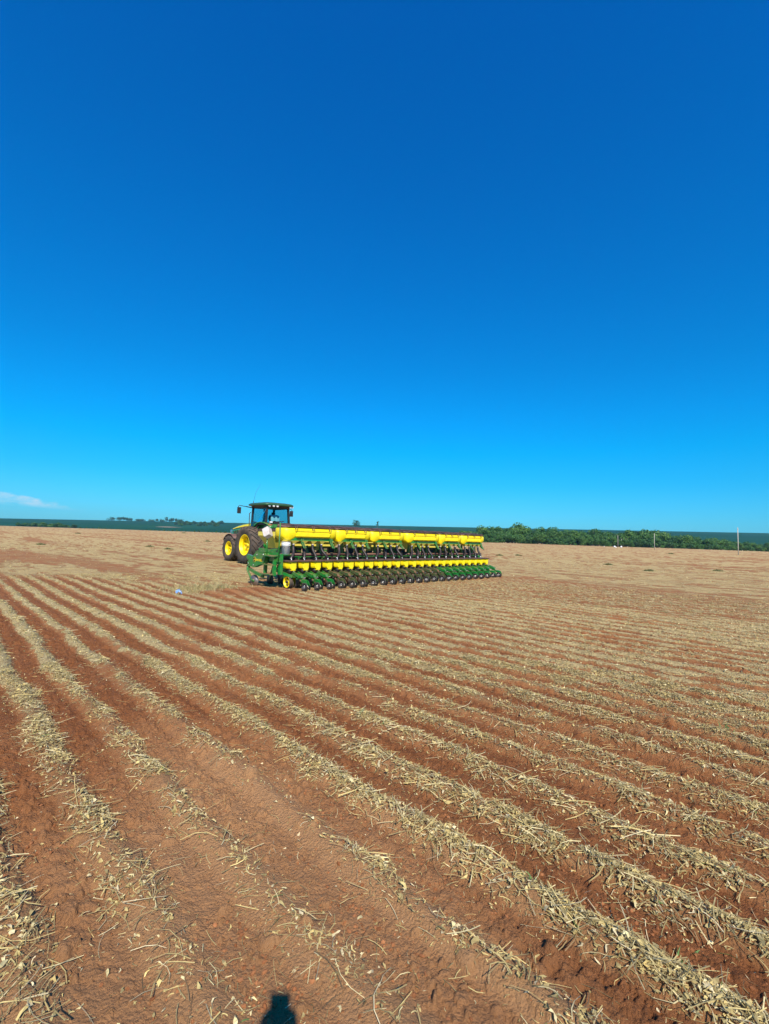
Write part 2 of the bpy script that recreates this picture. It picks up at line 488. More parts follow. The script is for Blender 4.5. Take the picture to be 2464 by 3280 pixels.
def build_field():
    X, Y, nr, na, rr = polar_mesh()
    cover, bare, pl, h, lx, ly, c = field(X, Y)
    RD = np.hypot(X, Y)
    sel = RD < 15
    x_, y_, lx_, ly_, c_ = X[sel], Y[sel], lx[sel], ly[sel], c[sel]
    jx = (fbm(x_ * 14, y_ * 14, 300, 2) - 0.5) * 0.05; jy = (fbm(x_ * 14, y_ * 14, 310, 2) - 0.5) * 0.05
    loose = ss(0.40, 0.66, fbm(lx_ * 1.6, ly_ * 0.9, 90, 3)) * 0.75 + 0.25
    smooth_zone = ss(1.5, 0.5, np.hypot(x_ + 0.45, (y_ - 1.9) * 0.95))
    turned = loose * (0.30 + 0.70 * ss(0.35, -0.6, c_)) * pl[sel] * (1 - 0.65 * smooth_zone) + 0.10
    hc = crumbs(x_ + jx, y_ + jy, 11, 400, turned * 0.10) * 0.70
    hc = np.maximum(hc, crumbs(x_ + jx, y_ + jy, 23, 410, turned * 0.55) * 0.90)
    hc = np.maximum(hc, crumbs(x_ + jx, y_ + jy, 46, 420, turned * 0.95))
    hc = hc + (fbm(x_ * 60, y_ * 60, 430, 2) - 0.5) * 0.014 * turned
    h = h.copy(); h[sel] += hc * ss(15, 11, RD[sel]) * (1 - 0.6 * cover[sel])
    fresh_shade = np.clip(pl * ss(0.45, -0.55, c) * (0.25 + 0.45 * ss(5, 10, RD) + 1.0 * ss(0.36, 0.62, fbm(lx * 1.1, ly * 0.5, 90, 3))) * (1 - 0.75 * ss(1.9, 0.5, np.hypot(X + 0.45, (Y - 1.9) * 0.9))), 0, 1)  # furrow centres: darker turned earth plus shade painted into the colour
    fade = ss(60, 12, np.hypot(X, Y))
    Z = h * (0.25 + 0.75 * fade)
    # field surface ends on a soft brow far away
    Z = Z + np.where(np.hypot(X, Y) > 60, (fbm(X * 0.01, Y * 0.01, 4, 3) - 0.5) * 0.9, 0) * ss(60, 300, np.hypot(X, Y))
    dry = np.clip(ss(2.3, 0.5, np.hypot(X + 0.5, (Y - 1.9) * 0.9)) + 0.8 * np.exp(-((lx + 6.83) / 0.3) ** 2) * ss(-6, -9, ly), 0, 1)
    co = np.stack([X, Y, Z], -1).reshape(-1, 3)
    idx = np.arange(nr * na).reshape(nr, na)
    a = idx[:-1, :]; b = idx[1:, :]
    a2 = np.roll(a, -1, 1); b2 = np.roll(b, -1, 1)
    f = np.stack([a, b, b2, a2], -1).reshape(-1)
    f = f.reshape(-1, 4)[:, ::-1].reshape(-1)
    o = np_mesh('field', co, f, 4, soil_material(), {'cover': (cover * (1 - 0.60 * ss(7, 3.5, RD) * (np.abs(np.arctan2(X, Y)) < R(54)))).ravel(), 'planted': pl.ravel(), 'dry': dry.ravel(), 'fresh_shade': fresh_shade.ravel()})
    tag(o, kind='structure')
    return o
build_field()

# ------------------------------------------------------------------ crop residue: real pieces of stem and leaf
rng = np.random.default_rng(11)
PALE = np.array([(0.70, 0.54, 0.215), (0.82, 0.68, 0.35), (0.58, 0.44, 0.175), (0.42, 0.32, 0.135), (0.27, 0.170, 0.075), (0.80, 0.66, 0.38), (0.50, 0.39, 0.175)])
def residue(name, n, rmin, rmax, amax, leaf_frac, lsc, p_r=1.0, ridge=1.0):
    u = rng.random(n)
    r = (rmin ** p_r + u * (rmax ** p_r - rmin ** p_r)) ** (1 / p_r)
    a = np.radians((rng.random(n) * 2 - 1) * amax)
    x = np.sin(a) * r; y = np.cos(a) * r
    cover, bare, pl, h, lx, ly, c = field(x, y)
    prob = np.clip(cover ** 1.35, 0, 1) * (0.55 + 0.45 * pl) + 0.03
    clump = ss(0.36, 0.62, fbm(x * 8, y * 8, 200, 3, 0.6))
    prob = prob * (0.12 + 0.88 * clump) * (1 - 0.25 * ss(7, 3, r))
    # keep clear of the machine's wheels
    keep = rng.random(n) < prob
    x, y, h, cover, r, pl = (v[keep] for v in (x, y, h, cover, r, pl))
    n = len(x)
    x = x + rng.normal(0, 0.050, n); y = y + rng.normal(0, 0.050, n)      # scattered over the band edges
    cover, bare, pl, h, lx, ly, c = field(x, y)
    leaf = rng.random(n) < leaf_frac
    ln = np.where(leaf, 0.010 + 0.032 * rng.random(n) ** 1.6, 0.02 + 0.19 * rng.random(n) ** 3.0)
    wd = np.where(leaf, 0.004 + 0.012 * rng.random(n) ** 1.8, 0.0018 + 0.0026 * rng.random(n))
    s = lsc * (np.clip(r / 5.0, 1, None) ** 0.42)
    flat = np.clip(6.0 / r, 0.35, 1.0)
    s = s * (0.60 + 0.40 * np.clip(cover * 1.5, 0, 1)) * (1 + 0.22 * ss(6, 3, r))
    ln = ln * s ** 0.6; wd = wd * s
    yaw = rng.random(n) * 2 * PI
    el = np.where(leaf, rng.normal(0, 0.45, n), rng.normal(0, 0.12, n)) * flat
    roll = np.where(leaf, rng.normal(0, 0.8, n), rng.normal(0, 0.5, n))
    bend = np.where(leaf, rng.normal(0, 0.25, n), rng.normal(0, 0.12, n))
    arch = np.where(leaf, rng.random(n) * 0.35, rng.random(n) * 0.10)
    pile = h + 0.004 + cover * rng.random(n) ** 1.7 * 0.026 * ridge * flat + np.abs(np.sin(el)) * ln * 0.4
    K = 4
    t = np.linspace(0, 1, K)
    d = np.stack([np.cos(yaw) * np.cos(el), np.sin(yaw) * np.cos(el), np.sin(el)], -1)
    side = np.stack([-np.sin(yaw), np.cos(yaw), np.zeros(n)], -1)
    upv = np.cross(d, side)
    wv = side * np.cos(roll)[:, None] + upv * np.sin(roll)[:, None]
    ct = np.stack([x, y, pile], -1)
    co = np.zeros((n, K, 2, 3), np.float32)
    for k in range(K):
        tt = t[k] - 0.5
        cpos = ct + d * (tt * ln)[:, None] + side * (bend * ln * 4 * tt * tt)[:, None] + np.array([0, 0, 1.0]) * (arch * ln * (0.25 - tt * tt) * 2)[:, None]
        wk = wd * np.where(leaf, (0.35, 1.0, 0.85, 0.25)[k], 1.0)
        curl = np.where(leaf, (k - 1.5) * 0.35, 0)[:, None]
        w2 = wv * np.cos(curl) + np.cross(d, wv) * np.sin(curl)
        co[:, k, 0] = cpos + w2 * wk[:, None] * 0.5
        co[:, k, 1] = cpos - w2 * wk[:, None] * 0.5
    co += (rng.random(co.shape) - 0.5) * np.where(leaf, wd * 0.75, wd * 0.25)[:, None, None, None]     # crumpled
    base = (np.arange(n) * K * 2)[:, None, None]
    q = np.array([[2 * k, 2 * k + 1, 2 * k + 3, 2 * k + 2] for k in range(K - 1)])[None]
    f = (base + q).reshape(-1)
    ci = rng.choice(len(PALE), n, p=[0.28, 0.17, 0.19, 0.11, 0.05, 0.10, 0.10])
    cc = PALE[ci] * (0.58 + 0.47 * rng.random(n))[:, None]
    gr = rng.random(n) < 0.004
    cc[gr] = (0.12, 0.20, 0.05)
    cc = np.repeat(cc, K * 2, 0)
    o = np_mesh(name, co.reshape(-1, 3), f, 4, M['straw'], {'Col': cc}, smooth=False)
    tag(o, kind='stuff')
    print(name, n)
    return o
tag(residue('crop_residue', 560000, 1.2, 7.0, 54, 0.55, 1.0, 1.4), 'pale dry leaves and stems lying in bands between bare red furrows in the foreground', 'crop residue')
tag(residue('crop_residue', 430000, 6.5, 20.0, 52, 0.50, 1.05, 1.1), 'pale dry residue bands between furrows in the middle of the field', 'crop residue')
tag(residue('crop_residue', 110000, 18.0, 55.0, 48, 0.50, 1.2, 1.0), 'sparse dry stubble residue on the far part of the field', 'crop residue')

# clods of red soil in the furrows
def clods(n, rmin, rmax, amax, smin, smax):
    u = rng.random(n)
    r = rmin + u * (rmax - rmin)
    a = np.radians((rng.random(n) * 2 - 1) * amax)
    x = np.sin(a) * r; y = np.cos(a) * r
    cover, bare, pl, h, lx, ly, c = field(x, y)
    grp = ss(0.42, 0.68, fbm(lx * 2.0, ly * 1.2, 90, 3))
    keep = rng.random(n) < (bare ** 1.5 * (0.06 + 0.94 * grp) * (0.25 + 0.75 * ss(-0.1, -0.8, c)) + 0.015)
    x, y, h, r = x[keep], y[keep], h[keep], r[keep]
    n = len(x)
    bm = bmesh.new(); bmesh.ops.create_icosphere(bm, subdivisions=1, radius=1)
    bv = np.array([v.co[:] for v in bm.verts]); bf = np.array([[v.index for v in f.verts] for f in bm.faces]); bm.free()
    s = (smin + (smax - smin) * rng.random(n) ** 3) * np.clip(r / 4.5, 1, None) ** 0.35
    jit = 0.60 + 0.70 * rng.random((n, len(bv)))
    sc3 = 0.65 + 0.6 * rng.random((n, 3)); sc3[:, 2] *= 0.75
    ya = rng.random(n) * 2 * PI
    v = bv[None] * jit[..., None] * sc3[:, None, :] * s[:, None, None]
    vx = v[..., 0] * np.cos(ya)[:, None] - v[..., 1] * np.sin(ya)[:, None]
    vy = v[..., 0] * np.sin(ya)[:, None] + v[..., 1] * np.cos(ya)[:, None]
    co = np.stack([vx + x[:, None], vy + y[:, None], v[..., 2] + (h + s * 0.15)[:, None]], -1)
    f = (bf[None] + (np.arange(n) * len(bv))[:, None, None]).reshape(-1)
    c1 = np.array((0.215, 0.080, 0.031)); c2 = np.array((0.32, 0.135, 0.058))
    k = rng.random(n)[:, None]
    cc = np.repeat(c1 * (1 - k) + c2 * k, len(bv), 0)
    o = np_mesh('soil_clods', co.reshape(-1, 3), f, 3, M['clod'], {'Col': cc}, smooth=False)
    tag(o, 'loose crumbs and clods of red soil in the drilled furrows', 'soil', kind='stuff')
    print('clods', n)
clods(60000, 1.3, 9.0, 54, 0.003, 0.012)

# ------------------------------------------------------------------ mesh builder
class MB:
    def __init__(s): s.v = []; s.f = []; s.m = []; s.mats = []; s.sm = []
    def mi(s, mt):
        if mt not in s.mats: s.mats.append(mt)
        return s.mats.index(mt)
    def add(s, vs, fs, mt, smooth=False):
        o = len(s.v); s.v += [tuple(p) for p in vs]
        k = s.mi(mt)
        for f in fs: s.f.append([i + o for i in f]); s.m.append(k); s.sm.append(smooth)
    def box(s, c, d, mt, rot=None, taper=None):
        hx, hy, hz = d[0] / 2, d[1] / 2, d[2] / 2
        bx = min(hx, hy, hz) * 0.18
        vs = []
        for z in (-hz, hz):
            tp = taper if (taper and z > 0) else 1.0
            for (x, y) in ((-hx, -hy + bx), (-hx + bx, -hy), (hx - bx, -hy), (hx, -hy + bx), (hx, hy - bx), (hx - bx, hy), (-hx + bx, hy), (-hx, hy - bx)):
                vs.append(Vector((x * tp, y * tp, z)))
        if rot: vs = [rot @ v for v in vs]
        vs = [v + Vector(c) for v in vs]
        fs = [[7, 6, 5, 4, 3, 2, 1, 0], list(range(8, 16))]
        for i in range(8):
            j = (i + 1) % 8
            fs.append([i, j, j + 8, i + 8])
        s.add(vs, fs, mt)
    def bar(s, a, b, w, h, mt, up=(0, 0, 1)):
        a = Vector(a); b = Vector(b); d = (b - a)
        y = d.normalized(); u = Vector(up)
        if abs(y.dot(u)) > 0.98: u = Vector((0, 1, 0))
        x = y.cross(u).normalized(); z = x.cross(y)
        rot = Matrix((x, y, z)).transposed()
        s.box((a + b) / 2, (w, d.length, h), mt, rot)
    def tube(s, pts, rad, mt, n=8, cap=True):
        pts = [Vector(p) for p in pts]
        rad = rad if isinstance(rad, (list, tuple)) else [rad] * len(pts)
        vs = []; prev = None
        for i, p in enumerate(pts):
            t = (pts[min(i + 1, len(pts) - 1)] - pts[max(i - 1, 0)]).normalized()
            if prev is None:
                u = t.orthogonal().normalized()
            else:
                u = (prev - t * prev.dot(t)).normalized()
            prev = u; w = t.cross(u)
            for k in range(n):
                a = 2 * PI * k / n
                vs.append(p + (u * math.cos(a) + w * math.sin(a)) * rad[i])
        fs = []
        for i in range(len(pts) - 1):
            for k in range(n):
                k2 = (k + 1) % n
                fs.append([i * n + k, i * n + k2, (i + 1) * n + k2, (i + 1) * n + k])
        if cap: fs += [list(range(n))[::-1], [(len(pts) - 1) * n + k for k in range(n)]]
        s.add(vs, fs, mt, True)
    def lathe(s, prof, c, mt, axis='x', n=32, tilt=0.0, lean=0.0):
        """prof = (offset along axis, radius); closed by the profile itself"""
        vs = []
        rot = Euler((0, tilt, lean)).to_matrix()
        for (o, r) in prof:
            for k in range(n):
                a = 2 * PI * k / n
                if axis == 'x': p = Vector((o, math.cos(a) * r, math.sin(a) * r))
                elif axis == 'z': p = Vector((math.cos(a) * r, math.sin(a) * r, o))
                else: p = Vector((math.cos(a) * r, o, math.sin(a) * r))
                vs.append(rot @ p + Vector(c))
        fs = []
        for i in range(len(prof) - 1):
            for k in range(n):
                k2 = (k + 1) % n
                q = [i * n + k, i * n + k2, (i + 1) * n + k2, (i + 1) * n + k]
                fs.append(q if axis == 'y' else q[::-1] if axis == 'x' else q)
        s.add(vs, fs, mt, True)
    def prism(s, poly, c0, c1, mt, plane='yz'):
        """poly in plane, extruded between c0 and c1 on the remaining axis"""
        def P(a, b, c):
            return {'yz': (c, a, b), 'xz': (a, c, b), 'xy': (a, b, c)}[plane]
        n = len(poly)
        vs = [P(a, b, c0) for a, b in poly] + [P(a, b, c1) for a, b in poly]
        fs = [list(range(n))[::-1], list(range(n, 2 * n))]
        for i in range(n):
            j = (i + 1) % n
            fs.append([i, j, j + n, i + n])
        s.add(vs, fs, mt)
    def loft(s, secs, mt, smooth=True):
        n = len(secs[0]); vs = [p for sec in secs for p in sec]; fs = []
        for i in range(len(secs) - 1):
            for k in range(n):
                k2 = (k + 1) % n
                fs.append([i * n + k, i * n + k2, (i + 1) * n + k2, (i + 1) * n + k])
        fs += [list(range(n))[::-1], [(len(secs) - 1) * n + k for k in range(n)]]
        s.add(vs, fs, mt, smooth)
    def build(s, name, parent=None, fix=True):
        me = bpy.data.meshes.new(name)
        me.from_pydata([tuple(v) for v in s.v], [], s.f)
        for mt in s.mats: me.materials.append(M[mt])
        me.polygons.foreach_set('material_index', s.m)
        me.polygons.foreach_set('use_smooth', s.sm)
        if fix:
            bm = bmesh.new(); bm.from_mesh(me)
            bmesh.ops.recalc_face_normals(bm, faces=bm.faces[:])
            bm.to_mesh(me); bm.free()
        me.update()
        o = bpy.data.objects.new(name, me)
        COL.objects.link(o)
        if parent: o.parent = parent
        return o

def text_obj(name, s, size, loc, rot, m, parent, bold=0.0, sx=1.0):
    cu = bpy.data.curves.new(name, 'FONT')
    cu.body = s; cu.size = size; cu.align_x = 'LEFT'; cu.align_y = 'CENTER'; cu.offset = bold; cu.extrude = 0.0015
    t = bpy.data.objects.new(name + '_curve', cu)
    COL.objects.link(t)
    bpy.context.view_layer.update()
    me = bpy.data.meshes.new_from_object(t.evaluated_get(bpy.context.evaluated_depsgraph_get()))
    bpy.data.objects.remove(t)
    me.materials.clear(); me.materials.append(M[m])
    o = bpy.data.objects.new(name, me)
    COL.objects.link(o)
    o.location = loc; o.rotation_euler = rot; o.scale = (sx, 1, 1)
    o.parent = parent
    return o

# ------------------------------------------------------------------ PLANTER
planter = empty('planter', (PO[0], PO[1], 0), PA)
tag(planter, 'long green and yellow 24-row seed drill hitched behind the tractor', 'planter')
HT = [0.10, 0.49, 0.85, 1.21, 1.99, 2.34, 2.74, 3.10, 3.88, 4.25, 4.58, 4.93, 5.80, 6.18, 6.48, 6.86, 7.67, 8.03, 8.38, 8.74, 9.53, 9.87, 10.21, 10.59]
HB = [-0.09, 0.40, 0.87, 1.35, 1.76, 2.22, 2.70, 3.15, 3.62, 4.11, 4.57, 5.04, 5.53, 5.97, 6.43, 6.91, 7.38, 7.85, 8.29, 8.75, 9.21, 9.66, 10.12, 10.56]
NU = 24
SP = 11.017 / 23

def make_row_unit(rimcol='greendirty', gd='greendirty', gm='green'):
    u = MB()
    # shank, side plates and sloping cover of the opener
    u.prism([(0.50, 0.36), (0.56, 0.49), (0.80, 0.52), (1.08, 0.54), (1.16, 0.86), (1.22, 0.86), (1.22, 0.30), (1.05, 0.24), (0.80, 0.34)], -0.075, 0.035, gm)
    u.prism([(0.22, 0.37), (0.30, 0.46), (0.62, 0.50), (0.66, 0.42), (0.36, 0.35)], -0.05, 0.05, gd)
    u.bar((-0.085, 0.28, 0.40), (-0.085, 0.62, 0.50), 0.014, 0.09, gd)
    u.bar((0.085, 0.28, 0.40), (0.085, 0.62, 0.50), 0.014, 0.09, gd)
    u.bar((-0.10, 0.42, 0.33), (0.10, 0.42, 0.33), 0.03, 0.03, gd)
    u.tube([(0.02, 0.34, 0.42), (0.02, 0.50, 0.40), (0.02, 0.62, 0.36)], 0.022, 'darkmetal', 6)
    u.tube([(-0.03, 0.30, 0.44), (-0.03, 0.52, 0.43)], 0.016, 'disc', 6)
    root = u.build('row_unit', planter)
    # parallel linkage to the tool bar
    for sx in (-0.11, 0.08):
        a = MB()
        a.bar((sx, 1.18, 0.72), (sx, 1.62, 0.86), 0.03, 0.07, gm)
        a.bar((sx, 1.14, 0.40), (sx, 1.60, 0.60), 0.03, 0.07, gm)
        a.tube([(sx - 0.03, 1.62, 0.86), (sx + 0.03, 1.62, 0.86)], 0.02, 'steel', 6)
        a.tube([(sx - 0.03, 1.14, 0.40), (sx + 0.03, 1.14, 0.40)], 0.02, 'steel', 6)
        a.build('parallel_arm', root)
    # seed hopper
    h = MB()
    top = [(-0.19, 0.66), (0.05, 0.66), (0.12, 0.76), (0.12, 1.10), (-0.26, 1.10), (-0.25, 0.82)]
    sec = []
    for z, sx, sy, oy, ox in ((0.555, 0.42, 0.18, 0.0, 0.02), (0.60, 0.56, 0.34, 0.0, 0.02), (0.635, 0.90, 0.78, 0.0, 0.01), (0.69, 1.00, 1, 0, 0), (0.835, 1.06, 1, 0, 0)):
        sec.append([((x + 0.06) * sx - 0.06 + ox, 0.66 + (y - 0.66) * sy + oy, z) for x, y in top])
    h.loft(sec, 'yellowp', False)
    # chute plate on the rear corner
    h.prism([(-0.15, 0.82), (-0.13, 0.57), (-0.01, 0.57), (0.05, 0.82)], 0.645, 0.662, 'yellowp', 'xz')
    h.build('seed_hopper', root)
    l = MB()
    l.prism([(-0.23, 0.60), (0.08, 0.60), (0.17, 0.72), (0.17, 1.13), (-0.29, 1.13), (-0.29, 0.78)], 0.838, 0.872, 'lid', 'xy')
    l.lathe([(0, 0.0), (0, 0.07), (0.025, 0.06), (0.025, 0.0)], (-0.07, 0.80, 0.85), 'lid', 'z', 12)
    l.box((0.0, 0.95, 0.862), (0.18, 0.16, 0.02), 'lid')
    l.build('hopper_lid', root)
    mtr = MB()
    mtr.lathe([(-0.06, 0.0), (-0.06, 0.085), (0.03, 0.095), (0.05, 0.07), (0.05, 0.0)], (-0.10, 0.80, 0.54), 'black', 'x', 16)
    mtr.box((-0.03, 0.74, 0.53), (0.10, 0.12, 0.14), 'black')
    mtr.tube([(-0.06, 0.66, 0.56), (-0.05, 0.58, 0.50), (-0.03, 0.62, 0.42)], 0.018, 'steel', 6)
    mtr.build('seed_meter', root)
    # gauge wheels (steel rim, wide rubber)
    for sx in (-0.115, 0.115):
        s_ = -1 if sx < 0 else 1
        w = MB()
        w.lathe([(0.055, 0.165), (0.060, 0.19), (0.045, 0.203), (-0.045, 0.203), (-0.060, 0.19), (-0.055, 0.165)], (sx, 0.84, 0.20), 'rubber', 'x', 28)
        w.lathe([(s_ * 0.058, 0.178), (s_ * 0.062, 0.172), (s_ * 0.050, 0.160), (-s_ * 0.01, 0.155), (-s_ * 0.015, 0.07), (s_ * 0.02, 0.06), (s_ * 0.02, 0.0)], (sx, 0.84, 0.20), rimcol, 'x', 24)
        w.lathe([(s_ * 0.022, 0.055), (s_ * 0.045, 0.045), (s_ * 0.05, 0.0)], (sx, 0.84, 0.20), 'darkmetal', 'x', 10)
        for k in range(5):
            a = k * 2 * PI / 5
            w.tube([(sx + s_ * 0.01, 0.84 + 0.115 * math.cos(a), 0.20 + 0.115 * math.sin(a)), (sx - s_ * 0.008, 0.84 + 0.115 * math.cos(a), 0.20 + 0.115 * math.sin(a))], 0.030, 'black', 8)
        w.build('gauge_wheel', root)
    d = MB()
    d.lathe([(-0.012, 0.0), (-0.004, 0.19), (0.004, 0.19), (0.012, 0.0)], (-0.028, 0.92, 0.14), 'disc', 'x', 24, 0, 0.06)
    d.lathe([(-0.012, 0.0), (-0.004, 0.19), (0.004, 0.19), (0.012, 0.0)], (0.028, 0.92, 0.14), 'disc', 'x', 24, 0, -0.06)
    d.build('opener_disc', root)
    # closing (press) wheels in a V
    for s_ in (-1, 1):
        w = MB()
        c = (s_ * 0.085, 0.0 + (0.06 if s_ > 0 else 0), 0.120)
        t = s_ * -0.22
        w.lathe([(0.017, 0.090), (0.024, 0.110), (0.012, 0.128), (-0.012, 0.128), (-0.024, 0.110), (-0.017, 0.090)], c, 'rubberd', 'x', 26, t)
        w.lathe([(0.015, 0.092), (0.004, 0.084), (0.002, 0.05), (-0.002, 0.05), (-0.004, 0.084), (-0.015, 0.092)], c, 'black', 'x', 22, t)
        rot = Euler((0, t, 0)).to_matrix()
        for k in range(5):
            a = k * 2 * PI / 5 + 0.3
            p1 = rot @ Vector((s_ * 0.006, 0.015 * math.cos(a), 0.015 * math.sin(a))) + Vector(c)
            p2 = rot @ Vector((s_ * 0.006, 0.050 * math.cos(a), 0.050 * math.sin(a))) + Vector(c)
            w.tube([p1, p2], [0.015, 0.011], 'steel', 6)
        w.lathe([(-0.012, 0.0), (-0.012, 0.030), (0.012, 0.030), (0.022, 0.0)] if s_ > 0 else [(-0.022, 0.0), (-0.012, 0.030), (0.012, 0.030), (0.012, 0.0)], c, 'steel', 'x', 10, t)
        w.build('press_wheel', root)
    pa = MB()
    pa.bar((0, 0.02, 0.20), (0, 0.36, 0.37), 0.045, 0.06, gd)
    pa.prism([(-0.12, 0.16), (-0.02, 0.30), (0.10, 0.33), (0.18, 0.24), (0.04, 0.22)], -0.045, -0.035, gd)
    pa.prism([(-0.12, 0.16), (-0.02, 0.30), (0.10, 0.33), (0.18, 0.24), (0.04, 0.22)], 0.040, 0.050, gd)
    pa.box((0, 0.10, 0.31), (0.11, 0.10, 0.035), gd)
    pts = []
    for k in range(22):
        a = k * 0.9
        pts.append((0.022 * math.cos(a) + 0.04, 0.16 + k * 0.010, 0.36 + 0.022 * math.sin(a)))
    pa.tube(pts, 0.005, 'steel', 4)
    pa.build('press_wheel_arm', root)
    # forward cutting disc with its shank
    cu = MB()
    cu.lathe([(-0.010, 0.0), (-0.003, 0.21), (0.003, 0.21), (0.010, 0.0)], (-0.06, 1.98, 0.17), 'darkmetal', 'x', 22)
    cu.bar((-0.09, 1.98, 0.17), (-0.09, 1.80, 0.62), 0.02, 0.06, gm)
    cu.bar((0.05, 1.60, 0.06), (0.05, 1.72, 0.66), 0.03, 0.07, 'darkmetal')
    cu.build('coulter_disc', root)
    return root

def hose(i, parent):
    xt, xb = HT[i], HB[i]
    ux = i * SP
    t = MB()
    p0 = Vector((xt, 0.95, 1.375)); p3 = Vector((xb, 0.76, 0.95)); 
    p1 = Vector((xt - 0.01, 0.95, 1.12)); p2 = Vector((xb + (xt - xb) * 0.72, 0.78, 1.12))
    pts = []; rad = []
    n = 46
    for k in range(n + 1):
        s = k / n
        p = p0 * (1 - s) ** 3 + p1 * 3 * s * (1 - s) ** 2 + p2 * 3 * s * s * (1 - s) + p3 * s ** 3
        pts.append(p - Vector((ux, 0, 0)))
        smoothpart = 0.55 < s < 0.82 and i % 4 in (0, 1)
        rad.append(0.046 if smoothpart else (0.053 if k % 2 else 0.038))
    t.tube(pts, rad, 'hose', 10)
    t.build('seed_hose', parent)
    c = MB()
    e = Vector((xb - ux, 0.76, 0.95)); f_ = Vector((xb - ux + 0.02, 0.745, 0.845))
    c.tube([e + Vector((0, 0, 0.01)), e - Vector((0, 0, 0.015))], 0.042, 'steel', 10)
    c.tube([e, f_], 0.026, 'steel', 10)
    c.build('hose_spout', parent)

# the outer units are clean green, the middle ones caked with soil
units = [make_row_unit('yellow', 'green'), make_row_unit('greendirty', 'green')]
clean = units[1]
clean.location = (SP, 0, 0)
caked = None
for i in range(2, NU):
    if 3 <= i <= 14 and caked is None:
        c = caked = make_row_unit('soiledmetal', 'soiledgreen', 'greendirty')
    else:
        c = copy_tree(caked if 3 <= i <= 14 else clean, planter)
    c.location = (i * SP, 0, 0)
    units.append(c)
for i, u in enumerate(units):
    hose(i, u)

# seed tanks with their lids
HX = [(-0.30, 1.88), (1.80, 3.52), (3.46, 5.36), (5.42, 7.62), (7.52, 9.25), (9.18, 11.08)]
def seed_tank(x0, x1, tops, k):
    t = MB()
    def sec(x, f, zb, ztop=1.905, yin=0.0):
        y0, y1 = 0.90 + yin, 1.52 - yin
        return [(x, y0 + 0.03, zb), (x, y0 + 0.00, zb + 0.05 * f), (x, y0 - 0.03 * f, 1.70), (x, y0 - 0.035 * f, 1.82), (x, y0 - 0.01, ztop - 0.02), (x, y0 + 0.03, ztop),
                (x, y1 - 0.03, ztop), (x, y1, ztop - 0.03), (x, y1 + 0.02 * f, 1.75), (x, y1, zb + 0.05 * f), (x, y1 - 0.06, zb)]
    secs = [sec(x0, 0.2, 1.66, 1.86, 0.16), sec(x0 + 0.03, 0.5, 1.60, 1.89, 0.07), sec(x0 + 0.12, 1, 1.50, 1.90, 0.01), sec(x0 + 0.26, 1, 1.50), sec(x0 + 0.45, 1, 1.60),
            sec(x1 - 0.42, 1, 1.60), sec(x1 - 0.26, 1, 1.56), sec(x1 - 0.10, 1, 1.60, 1.90, 0.01), sec(x1 - 0.02, 0.5, 1.66, 1.89, 0.08), sec(x1, 0.2, 1.70, 1.86, 0.16)]
    t.loft(secs, 'yellowp', True)
    # moulded belt along the rear wall
    a, b = x0 + 0.50, x1 - 0.36
    t.prism([(a, 1.755), (b, 1.755), (b - 0.06, 1.64), (a - 0.05, 1.64)], 0.838, 0.90, 'yellowp', 'xz')
    t.prism([(a, 1.87), (b, 1.87), (b, 1.80), (a, 1.80)], 0.845, 0.90, 'yellowp', 'xz')
    for xx in (x0 + 0.42, (x0 + x1) / 2, x1 - 0.40):
        t.box((xx, 0.865, 1.85), (0.07, 0.07, 0.10), 'yellowp')
    # funnels
    for xt in tops:
        t.loft([[(xt - 0.13, 0.86, 1.50), (xt + 0.13, 0.86, 1.50), (xt + 0.13, 1.12, 1.50), (xt - 0.13, 1.12, 1.50)],
                [(xt - 0.035, 0.915, 1.40), (xt + 0.035, 0.915, 1.40), (xt + 0.035, 0.985, 1.40), (xt - 0.035, 0.985, 1.40)]], 'tank', False)
        t.tube([(xt, 0.95, 1.41), (xt, 0.95, 1.355)], 0.038, 'dirtywhite', 10)
    o = t.build('seed_tank', planter)
    l = MB()
    la, lb = x0 + 0.10, x1 - 0.08
    slope = math.atan2(0.055, 0.62); rs = Euler((slope, 0, 0)).to_matrix()
    l.loft([[(x, 0.90 + e, 1.908), (x, 0.875 + e, 1.935), (x, 0.885 + e, 1.965 - e), (x, 1.22, 1.995 - e), (x, 1.52 - e, 2.022 - e), (x, 1.55 - e, 1.908)] for x, e in ((la, 0.05), (la + 0.07, 0.0), (lb - 0.07, 0.0), (lb, 0.05))], 'lid', False)
    for yy, zz in ((0.925, 1.970), (1.48, 2.018)):
        l.box(((la + lb) / 2, yy, zz + 0.006), (lb - la - 0.20, 0.09, 0.040), 'lid', rs)
    npan = 4
    for q in range(npan + 1):
        xx = la + 0.12 + (lb - la - 0.24) * q / npan
        l.box((xx, 1.20, 1.998), (0.12, 0.52, 0.035), 'lid', rs)
    l.build('tank_lid', o)
    for xx in (x0 + 0.42, (x0 + x1) / 2, x1 - 0.40):
        q = MB()
        q.prism([(0.885, 1.99), (0.93, 2.0), (0.93, 1.96), (0.895, 1.955), (0.85, 1.89), (0.828, 1.83), (0.81, 1.84), (0.835, 1.91)], xx - 0.045, xx - 0.025, 'lid')
        q.prism([(0.885, 1.99), (0.93, 2.0), (0.93, 1.96), (0.895, 1.955), (0.85, 1.89), (0.828, 1.83), (0.81, 1.84), (0.835, 1.91)], xx + 0.025, xx + 0.045, 'lid')
        q.box((xx, 0.845, 1.865), (0.06, 0.02, 0.02), 'lid')
        q.build('lid_latch', o)
    return o
